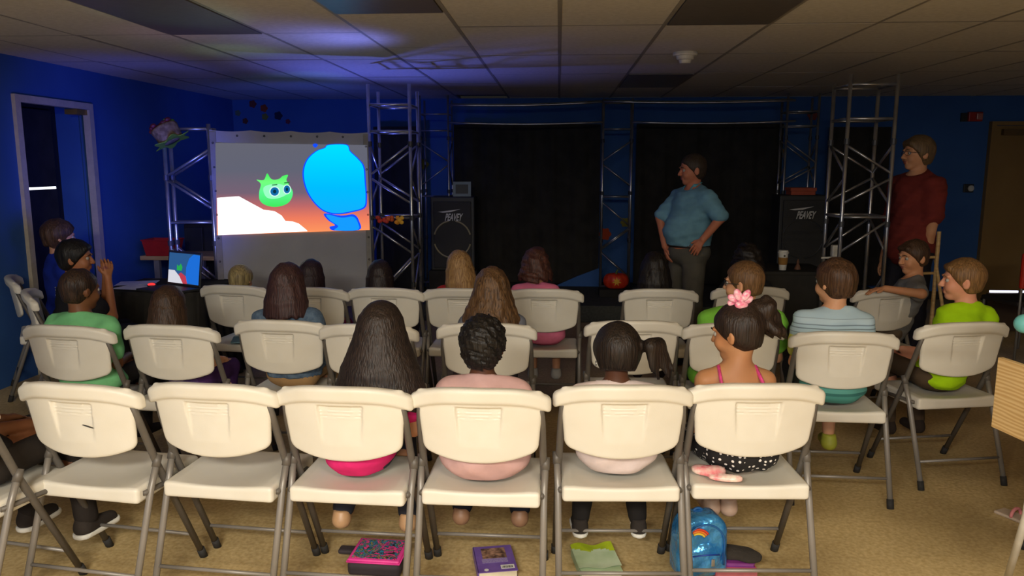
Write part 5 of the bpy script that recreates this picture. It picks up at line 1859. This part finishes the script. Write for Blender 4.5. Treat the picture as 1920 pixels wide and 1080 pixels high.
# ---- left group
hr = sit('d2', 114, 410, 'seated teen with brown hair and a royal blue tee by the open doorway', skin=SKL, hair=(88, 62, 42), hair2=(54, 36, 24), style='short', th=0.017,
         drot=14, yo=0.17, yaw=-6, pitch=-8, hn=0.003, shirt=cloth((26, 48, 150)), w=1.0, pants=cloth((34, 34, 50)), shoes=cloth((60, 50, 48)))
lg = MB()
for i, (x, z, a, b) in enumerate(((0, 0, 0.022, 0.008), (0.006, 0.014, 0.014, 0.006), (-0.004, -0.014, 0.018, 0.006), (0.016, 0.004, 0.006, 0.014))):
    lg.prism([(x - a, z - b), (x + a, z - b * .6), (x + a * .8, z + b), (x - a * .7, z + b)], -0.001, 0.001)
J = hr['J']
sleeve_p = J['S'][-1].lerp(Vector(hr['arms'][-1]['e']), 0.30)
obj('sleeve_print', lg, mat('white_print', S(200, 205, 215), rough=0.8), hr['root'], sleeve_p + Vector((-0.040, -0.045, 0)) * J['s'], (0, 0, math.radians(-48)))
# black haired boy: sits to the right of the teen, hands near his face
lb = Vector(chairs['d1'][0]) + Vector((0.04, 0.02, 0))
Hb = atY(148, 447, lb.y - 0.02)
rb_ = -50
lbx = toloc(Hb, lb, rb_)
sb = (Hb.z - 0.012 - SEAT) / 0.69
NB = SEAT + 0.43 * sb
hs_b = sb ** .4
def armb(q):
    hz = Hb.z - 0.20
    return dict(e=Vector((q * 0.13 + lbx.x * .5, 0.17 + lbx.y * .6, SEAT + 0.20 * sb)), w=Vector((q * 0.040 + lbx.x, 0.14 + lbx.y, hz - 0.06)), d=(0, 0.12, 1), n=(-q, -0.3, 0), side=-q * -1, curl=0.5)
bb = dict(loc=lb, rot=rb_, s=sb, dx=max(-.14, min(.14, lbx.x)), dy=max(-.05, min(.12, lbx.y)), label='boy with black hair and a dark shirt, hands raised near his face', skin=(170, 112, 76),
          hair=(30, 26, 24), style='short', th=0.015, yaw=-22, pitch=-4, face=True, fringe=True, shirt=cloth((34, 34, 40)), pants=cloth((40, 40, 46)), shoes=cloth((40, 36, 34)),
          arm_l=armb(-1), arm_r=armb(1), finehand=True, step=0.011, yo=0)
person(bb)
pr = MB()
rs = random.Random(9)
for i in range(7):
    z = -i * 0.016
    x = rs.uniform(-0.004, 0.004)
    pr.prism([(x - 0.012, z), (x + 0.010, z + 0.002), (x + 0.012, z + 0.009), (x - 0.010, z + 0.008)], -0.001, 0.001)
Jb = bb['J']
obj('shirt_print', pr, mat('white_print_2', S(190, 190, 185), rough=0.8), bb['root'], Jb['C'] + Vector((-0.10 * sb, -0.085 * sb, 0.05)), (0, 0, math.radians(-20)))
# sticker on the mint shirt
loc1, rot1 = chairs['b1']

# ---- standing man in the light blue polo
Ym = 6.45
Hm = atY(1287, 289, Ym)
rotm_ = 118
lm = Vector((atY(1290, 400, Ym).x, Ym, 0))
sm = Hm.z / 1.3
def wl_(px, py, Y): return toloc(atY(px, py, Y), lm, rotm_)
man = dict(loc=lm, rot=rotm_, stand=True, top=Hm.z - 0.004, s=sm * 0.985, label='standing man in a light blue polo and grey trousers with a hand on his hip',
           skin=(196, 124, 92), hair=(72, 58, 44), hair2=(54, 42, 32), style='short', th=0.008, yaw=-18, pitch=-6, face=True, w=1.18, dp=1.18, belly=1.42, shirt=cloth((118, 164, 182)), puff=0.016, sleeve=0.85, hem=0.165,
           shirt_name='polo_shirt', pants=cloth((96, 92, 82)), leglen=0.95, shoes=cloth((34, 30, 28)), finehand=True, step=0.012, line=0.07, hand=1.0, flare=0.0,
           arm_l=dict(e=wl_(1352, 408, Ym - 0.22), w=wl_(1318, 449, Ym - 0.28), d=toloc(Vector((-0.55, 0.1, -0.8)), (0, 0, 0), rotm_), n=toloc(Vector((0.3, 0.9, -0.3)), (0, 0, 0), rotm_), side=-1, curl=0.35),
           arm_r=dict(e=wl_(1238, 408, Ym + 0.12), w=wl_(1247, 462, Ym + 0.05), d=toloc(Vector((0.15, -0.2, -1)), (0, 0, 0), rotm_), n=toloc(Vector((1, 0, 0)), (0, 0, 0), rotm_), side=1, curl=0.5))
person(man)
Jm = man['J']
sM = man['s']
blt = Field(seg_axis(-.3, .3, .01), seg_axis(-.3, .3, .01), seg_axis(Jm['P'].z + .03, Jm['P'].z + .10, .008))
torso_prims(blt, Jm, 0.012, 0.0)
blt.plane((0, 0, 1), (0, 0, Jm['P'].z + 0.085))
blt.plane((0, 0, -1), (0, 0, Jm['P'].z + 0.045))
obj('belt', blt.mesh('belt'), mat('dark_leather', S(40, 30, 26), rough=0.5), man['root'])
# collar and open placket
cl = MB()
N = Jm['N']
for q in (-1, 1):
    cl.add([N + Vector((q * 0.055, -0.045, 0.075)) * sM * .75, N + Vector((q * 0.075, 0.02, 0.045)) * sM * .75, N + Vector((q * 0.045, 0.105, -0.045)) * sM * .8, N + Vector((q * 0.010, 0.100, -0.045)) * sM * .8, N + Vector((q * 0.052, 0.04, 0.055)) * sM * .75],
           [(0, 1, 2, 3, 4)])
    cl.add([N + Vector((q * 0.055, -0.050, 0.070)) * sM * .75, N + Vector((q * 0.080, 0.02, 0.038)) * sM * .75, N + Vector((q * 0.048, 0.112, -0.052)) * sM * .8, N + Vector((q * 0.010, 0.106, -0.052)) * sM * .8, N + Vector((q * 0.055, 0.045, 0.048)) * sM * .75],
           [(4, 3, 2, 1, 0)])
obj('collar', cl, cloth((98, 168, 184)), man['root'])

# ---- standing teen in dark red
Yt = 6.15
Ht = atY(1697, 252, Yt)
rt_ = 112
lt_ = Vector((atY(1706, 400, Yt).x, Yt, 0))
teen = dict(loc=lt_, rot=rt_, stand=True, top=Ht.z - 0.016, s=Ht.z / 1.3 * .985, label='tall standing teen with glasses in a dark red tee', skin=(204, 150, 112),
            hair=(120, 96, 66), hair2=(84, 64, 44), style='short', th=0.014, yaw=-14, pitch=-2, face=True, fringe=True, glasses=True, w=1.0, shirt=cloth((118, 46, 40)), puff=0.016, flare=0.012, sleeve=0.8, hem=-0.02,
            pants=cloth((40, 40, 50)), shoes=cloth((50, 46, 44)), finehand=True, step=0.012, dx=0.0,
            arm_l=dict(e=toloc(atY(1748, 415, Yt - 0.17), lt_, rt_), w=toloc(atY(1739, 473, Yt - 0.12), lt_, rt_), d=(0, 0.1, -1), n=(1, 0, 0), side=1, curl=0.4))
person(teen)

# ---- girl at the right edge (mostly outside)
pg_ = atY(2150, 600, 2.95)
gg = dict(loc=Vector((pg_.x + 0.02, 3.0, 0)), rot=-8, s=0.95, dx=-0.17, label='child with a teal hair ball, cut off by the right edge of the photo', skin=SKT, hair=(60, 44, 32), style='short', th=0.012,
          yaw=10, shirt=cloth((130, 52, 34)), pants=cloth((60, 60, 80)), shoes=mat('pink_sandal', S(214, 150, 150), rough=0.5), step=0.012)
person(gg)
p = atY(1921, 607, 2.95)
lpt = toloc(Vector((p.x, 2.95, p.z)), gg['loc'], -8)
obj('teal_hair_ball', MB().sphere((0, 0, 0), 0.036, 20, 14), mat('teal_ball', S(120, 205, 200), rough=0.4), gg['root'], lpt, smooth=True)
obj('pigtail', MB().tube([gg['hm']((-0.08, -0.03, 0.02)), gg['hm']((-0.10, -0.03, 0.03)).lerp(lpt, 0.5), lpt], [0.02, 0.022, 0.012], 10), hairm((60, 44, 32)), gg['root'], smooth=True)
chg = copy_tree(proto)
chg.location = (gg['loc'].x, gg['loc'].y, 0)
chg.rotation_euler = (0, 0, math.radians(-8))
tag(chg, 'white folding chair at the right edge under the child with the teal hair ball', 'chair', 'white folding chairs in rows')

# red chair far right
p = atY(1922, 505, 6.6)
rc = empty('red_chair', (p.x + 0.16, 6.6, 0), 0.2, 'red backed chair with thin metal legs near the tan door, cut by the right edge', 'chair')
zt2 = p.z + 0.14
obj('backrest', MB().box((-0.22, -0.02, zt2 - 0.30), (0.22, 0.02, zt2), bev=0.018), mat('red_chair_plastic', S(200, 50, 30), rough=0.4), rc)
obj('seat', MB().box((-0.22, 0.0, zt2 - 0.45), (0.22, 0.42, zt2 - 0.41), bev=0.015), mat('dark_seat', S(40, 34, 32)), rc)
for sx in (-0.2, 0.2):
    obj('leg', MB().tube([(sx, 0.0, zt2 - 0.05), (sx, 0.0, 0)], 0.010, 8), M['tube'], rc, smooth=True)
    obj('leg', MB().tube([(sx, 0.40, zt2 - 0.45), (sx, 0.42, 0)], 0.010, 8), M['tube'], rc, smooth=True)

# ================================================================ WOODEN BOARD AND WHITE LEG
p00 = atY(1871, 670, 2.62)
p01 = atY(1869, 800, 2.62)
rotb = -80
bd = empty('wooden_bench', (p00.x, 2.62, 0), math.radians(rotb), 'knotty pine board on a white tube leg, cut off by the right edge', 'table')
hB = p00.z - p01.z
obj('side_board', MB().box((0, 0, p01.z), (0.75, 0.022, p00.z), bev=0.002), M['pine'], bd)
obj('shelf_board', MB().box((0.0, 0.023, p01.z + 0.002), (0.75, 0.36, p01.z + 0.024), bev=0.002), M['pine'], bd)
lgp = Matrix.Rotation(-math.radians(rotb), 3, 'Z')
def tb_(P): return lgp @ (Vector(P) - Vector((p00.x, 2.62, 0)))
t0, t1 = atY(1925, 965, 2.42), atZ(1878, 1120, 0.0)
obj('leg', MB().tube([tb_(t0) + Vector((0, 0, 0.25)) + (tb_(t0) - tb_(t1)) * 0.3, tb_(t0), tb_(t1)], 0.0125, 10), M['white'], bd, smooth=True)
obj('leg', MB().tube([(0.55, 0.30, p01.z + 0.05), (0.60, 0.34, 0)], 0.0125, 10), M['white'], bd, smooth=True)
# pink sandal on the floor at the right edge
p = atZ(1912, 975, 0.0)
sdl = empty('pink_sandal', (p.x, p.y, 0), 0.5, 'pink sandal on the floor at the right edge beside the white tube leg', 'shoe')
obj('sole', MB().box((-0.04, -0.10, 0.0), (0.04, 0.10, 0.015), bev=0.006), mat('sandal_sole', S(190, 170, 150)), sdl)
obj('strap', MB().torus((0, 0.02, 0.012), 0.036, 0.008, 'Y', 16, 6, 0, 0, PI), mat('sandal_pink', S(214, 130, 130)), sdl, smooth=True)

# ================================================================ THINGS ON THE FLOOR
def book(name, px, py, rot, W, D, H, mc, mp, label, cat='book'):
    p = atZ(px, py, 0)
    t = empty(name, (p.x, p.y, 0.001), math.radians(rot), label, cat)
    obj('pages', MB().box((-W / 2 + 0.004, -D / 2 + 0.004, 0.003), (W / 2 - 0.004, D / 2 - 0.004, H - 0.003)), mp, t)
    cv = MB().box((-W / 2, -D / 2, H - 0.003), (W / 2, D / 2, H)).box((-W / 2, -D / 2, 0), (W / 2, D / 2, 0.003)).box((-W / 2 - 0.002, -D / 2, 0), (-W / 2 + 0.002, D / 2, H))
    obj('cover', cv, mc, t)
    return t


pages = mat('book_pages', S(220, 208, 180), rough=0.9)
pb = book('book', 928, 1062, 12, 0.16, 0.21, 0.035, mat('purple_cover', S(112, 84, 160), rough=0.4, color2=S(100, 72, 150)), pages, 'purple paperback book with a picture and barcode lying under the front row')
pic_m = mat('cover_picture', S(70, 48, 40), rough=0.5, color2=S(170, 130, 105), nscale=40)
obj('cover_picture', MB().box((-0.05, 0.0, 0.0351), (0.05, 0.085, 0.0356)), pic_m, pb)
obj('text_panel', MB().box((-0.055, -0.035, 0.0351), (0.05, 0.0, 0.0355)), mat('lilac_panel', S(150, 136, 180), nscale=200, color2=S(120, 100, 160)), pb)
bc = obj('barcode_label', MB().box((0.015, -0.088, 0.0351), (0.070, -0.058, 0.0356)), M['paper'], pb)
mbc = MB()
for i in range(12):
    mbc.box((0.020 + i * 0.0036, -0.083, 0.0357), (0.0215 + i * 0.0036 + (i % 3) * 0.0006, -0.066, 0.0359))
obj('bars', mbc, M['rubber'], bc)
obj('round_emblem', MB().lathe([(0.0005, 0.0351), (0.009, 0.0351), (0.009, 0.0357), (0.0005, 0.0357)], (-0.045, -0.088, 0), 20), M['paper'], pb)

# green worn book
gb = book('book', 1118, 1062, 10, 0.17, 0.20, 0.03, mat('green_under_cover', S(170, 190, 150), rough=0.7), pages, 'worn pale green book with a curled cover lying under the chair of the ponytail girl')
vs, fs = [], []
nx_, ny_ = 16, 16
for lay in (0, 1):
    for j in range(ny_ + 1):
        for i in range(nx_ + 1):
            u, v = i / nx_, j / ny_
            x = -0.088 + 0.176 * u
            y = -0.078 + 0.19 * v + 0.006 * math.sin(u * 9)
            z = 0.0345 + 0.010 * v ** 2 * (0.6 + math.sin(u * 8) * 0.5) + 0.008 * abs(u - .5) * (1 - v) + lay * 0.0012
            vs.append((x, y, z))
n1 = nx_ + 1
for lay in (0, 1):
    for j in range(ny_):
        for i in range(nx_):
            a = lay * n1 * (ny_ + 1) + j * n1 + i
            q = (a, a + 1, a + n1 + 1, a + n1)
            fs.append(q if lay else q[::-1])
gm_ = mat('pale_green_watercolour_cover', S(166, 186, 148), rough=0.6, color2=S(190, 205, 175), nscale=10)
gcov = obj('curled_cover', MB().add(vs, fs, 0), [gm_, mat('lime_band', S(176, 196, 30), rough=0.6, color2=S(150, 170, 20))], gb, smooth=True)
for pgn in gcov.data.polygons:
    c = pgn.center
    if c.y > 0.062 + 0.012 * math.sin(c.x * 60):
        pgn.material_index = 1

# lunch bag
p = atZ(712, 1062, 0)
lb_ = empty('lunch_bag', (p.x, p.y, 0.001), math.radians(-3), 'pink and black soft lunch bag with bright scribble print, lying under the front row', 'bag')
BW, BD, BH = 0.22, 0.19, 0.075
obj('body', MB().box((-BW / 2, -BD / 2, 0), (BW / 2, BD / 2, BH - 0.012), bev=0.02), mat('black_bag_fabric', S(48, 40, 44), rough=0.8), lb_, smooth=True)
def doodle():
    m = mat('scribble_print', S(200, 50, 120), rough=0.5)
    nt = m.node_tree
    b = nt.nodes['Principled BSDF']
    tc = [x for x in nt.nodes if x.type == 'TEX_COORD'][0]
    v = nt.nodes.new('ShaderNodeTexNoise')
    v.inputs['Scale'].default_value = 22
    v.inputs['Detail'].default_value = 2
    v.inputs['Distortion'].default_value = 2.0
    nt.links.new(tc.outputs['Object'], v.inputs['Vector'])
    r = nt.nodes.new('ShaderNodeValToRGB')
    r.color_ramp.interpolation = 'CONSTANT'
    cols = [(0.0, (150, 40, 120)), (0.34, (226, 60, 130)), (0.42, (30, 28, 34)), (0.47, (40, 130, 170)), (0.52, (36, 40, 46)), (0.56, (180, 160, 60)), (0.585, (30, 80, 60)), (0.64, (226, 60, 110)), (0.70, (60, 150, 190))]
    while len(r.color_ramp.elements) < len(cols): r.color_ramp.elements.new(0.5)
    for el_, (pp, c) in zip(r.color_ramp.elements, cols):
        el_.position = pp
        el_.color = (*S(*c), 1)
    nt.links.new(v.outputs['Fac'], r.inputs['Fac'])
    nt.links.new(r.outputs[0], b.inputs['Base Color'])
    return m
pinkm = mat('hot_pink_piping', S(226, 60, 150), rough=0.5)
obj('lid', MB().box((-BW / 2 + .004, -BD / 2 + .004, BH - 0.013), (BW / 2 - .004, BD / 2 - .004, BH), bev=0.006), pinkm, lb_, smooth=True)
obj('print_panel', MB().box((-BW / 2 + .018, -BD / 2 + .018, BH), (BW / 2 - .018, BD / 2 - .018, BH + 0.0015)), doodle(), lb_)
pp = [(-BW / 2, -BD / 2), (BW / 2, -BD / 2), (BW / 2, BD / 2), (-BW / 2, BD / 2)]
obj('piping', MB().tube([(x * .97, y * .97, BH - 0.012) for x, y in pp + [pp[0]]], 0.004, 6), pinkm, lb_, smooth=True)
obj('side_flap', MB().box((-BW / 2 - 0.075, 0.02, 0.03), (-BW / 2 - 0.001, 0.07, 0.05), bev=0.008), bpy.data.materials['black_bag_fabric'], lb_)

# blue shiny backpack
p = atZ(1312, 1080, 0)
bp = empty('backpack', (p.x - 0.005, p.y + 0.03, 0.0), math.radians(12), 'small shiny metallic blue child backpack standing on the floor under the bow girl', 'bag')
F = Field(seg_axis(-.15, .15, .006), seg_axis(-.12, .12, .006), seg_axis(-.01, .30, .006))
X, Y, Z = F.x[:, None, None], F.y[None, :, None], F.z[None, None, :]
wq = 0.105 - 0.10 * np.clip(Z - 0.15, 0, 1) - 0.9 * np.clip(Z - 0.19, 0, 1) ** 1.5 * 1.2
d = np.sqrt(np.maximum(np.abs(X) - (wq - 0.03), 0) ** 2 + np.maximum(np.abs(Y) - 0.03, 0) ** 2 + np.maximum(np.abs(Z - 0.13) - 0.10, 0) ** 2) - 0.03
F.v = np.broadcast_to(d, F.v.shape).astype(np.float32).copy()
F.ell((0, -0.055, 0.085), (0.080, 0.025, 0.065), None, 0.01)
F.noise(0.0025, 70, 2)
bm1 = mat('metallic_blue_vinyl', S(40, 128, 205), rough=0.22, metal=0.55, color2=S(80, 165, 225), nscale=14, bump=0.9, bscale=30, coat=0.5)
obj('body', F.mesh('body'), bm1, bp)
dk = mat('dark_blue_zip', S(30, 90, 150), rough=0.5)
zp = [(0.082 * math.cos(a), -0.066, 0.15 + 0.085 * math.sin(a)) for a in [PI * i / 14 for i in range(15)]]
obj('zip', MB().tube([(0.082, -0.064, 0.06)] + zp + [(-0.082, -0.064, 0.06)], 0.0035, 6), dk, bp, smooth=True)
obj('pocket_zip', MB().tube([(-0.055, -0.083, 0.115), (0.0, -0.088, 0.12), (0.055, -0.083, 0.115)], 0.003, 6), mat('navy_zip', S(20, 60, 150)), bp, smooth=True)
obj('zip_pull', MB().box((0.02, -0.090, 0.07), (0.034, -0.084, 0.10), bev=0.002), M['alu'], bp)
for i, c in enumerate(((215, 70, 40), (225, 120, 40), (220, 190, 60))):
    obj('arc_band', MB().torus((-0.03, -0.064, 0.165), 0.052 - i * 0.009, 0.0045, 'Y', 12, 6, 0, math.radians(35), math.radians(120)), mat('arc_%d' % i, S(*c), rough=0.5), bp, smooth=True)
obj('carry_loop', MB().torus((0, 0.02, 0.245), 0.022, 0.006, 'Y', 14, 6, 0, 0, PI), dk, bp, smooth=True)
for q in (-1, 1):
    obj('shoulder_strap', MB().tube([(q * 0.05, 0.06, 0.22), (q * 0.065, 0.095, 0.14), (q * 0.07, 0.065, 0.04)], 0.011, 8, flat=0.4), dk, bp, smooth=True)

# stack beside it: pink book, purple book, black cloth, pink cloth
b1_ = book('book', 1372, 1068, 4, 0.17, 0.15, 0.032, mat('rose_cover', S(205, 92, 110), rough=0.5), mat('rose_pages', S(200, 110, 115), rough=0.8), 'rose pink book at the bottom of the stack beside the blue backpack')
b2_ = book('book', 1376, 1052, 0, 0.155, 0.12, 0.018, mat('violet_cover', S(128, 50, 130), rough=0.5), mat('violet_pages', S(140, 70, 140), rough=0.8), 'thin violet book on top of the rose pink book beside the backpack')
b2_.location = (b1_.location.x + 0.003, b1_.location.y + 0.016, 0.0345)
def lump(name, c, ells, m, label, cat, rot=0):
    F = Field(seg_axis(-.14, .14, .007), seg_axis(-.12, .12, .007), seg_axis(-.02, .12, .006))
    for e in ells:
        F.ell(e[:3], e[3:], None, 0.018)
    F.noise(0.004, 60, 4)
    F.plane((0, 0, -1), (0, 0, 0.0))
    o = obj(name, F.mesh(name), m, None, c, (0, 0, rot))
    return tag(o, label, cat)
lump('black_cloth', (b1_.location.x + 0.01, b1_.location.y + 0.01, 0.0535), [(-0.07, 0.04, 0.015, 0.05, 0.04, 0.03), (-0.02, 0.0, 0.015, 0.06, 0.045, 0.028), (0.05, -0.01, 0.012, 0.05, 0.05, 0.022)],
     mat('black_knit', S(48, 42, 36), rough=1.0, bump=0.5, bscale=60), 'crumpled black cloth lying on the violet book beside the backpack', 'cloth')
# cellophane ribbon thing on the seat of the bow girl
la6 = chairs['a6'][0]
p = atZ(1345, 893, 0.46)
lump('gift_ribbon', (p.x, p.y, 0.455), [(-0.06, 0.03, 0.02, 0.04, 0.03, 0.02), (-0.01, 0.01, 0.022, 0.045, 0.028, 0.022), (0.02, -0.03, 0.012, 0.06, 0.018, 0.014)],
     mat('pink_cellophane', S(232, 120, 130), rough=0.15, color2=S(240, 222, 205), nscale=26, coat=0.6), 'crumpled pink and clear cellophane wrapper on the seat behind the bow girl', 'wrapper')
# blue paper on empty chair seat in third row (light blue folder)
p = chairs['c1'][0]
o = obj('blue_folder', MB().box((-0.13, -0.10, 0), (0.13, 0.10, 0.006), bev=0.001), mat('pale_blue_card', S(130, 170, 180), rough=0.7), None, (p.x + 0.04, p.y - 0.04, 0.457), (0, 0, 0.3))
tag(o, 'pale blue folder on the seat of the chair under the small blond child', 'folder')
# white sticker on the mint shirt
for o in list(COL.objects):
    if o.get('label', '').startswith('seated boy with cropped dark hair'):
        obj('sticker', MB().box((-0.030, -0.001, -0.010), (0.030, 0.001, 0.012)), M['paper'], o, (-0.02, -0.158, SEAT + 0.335), (math.radians(-6), 0, 0))
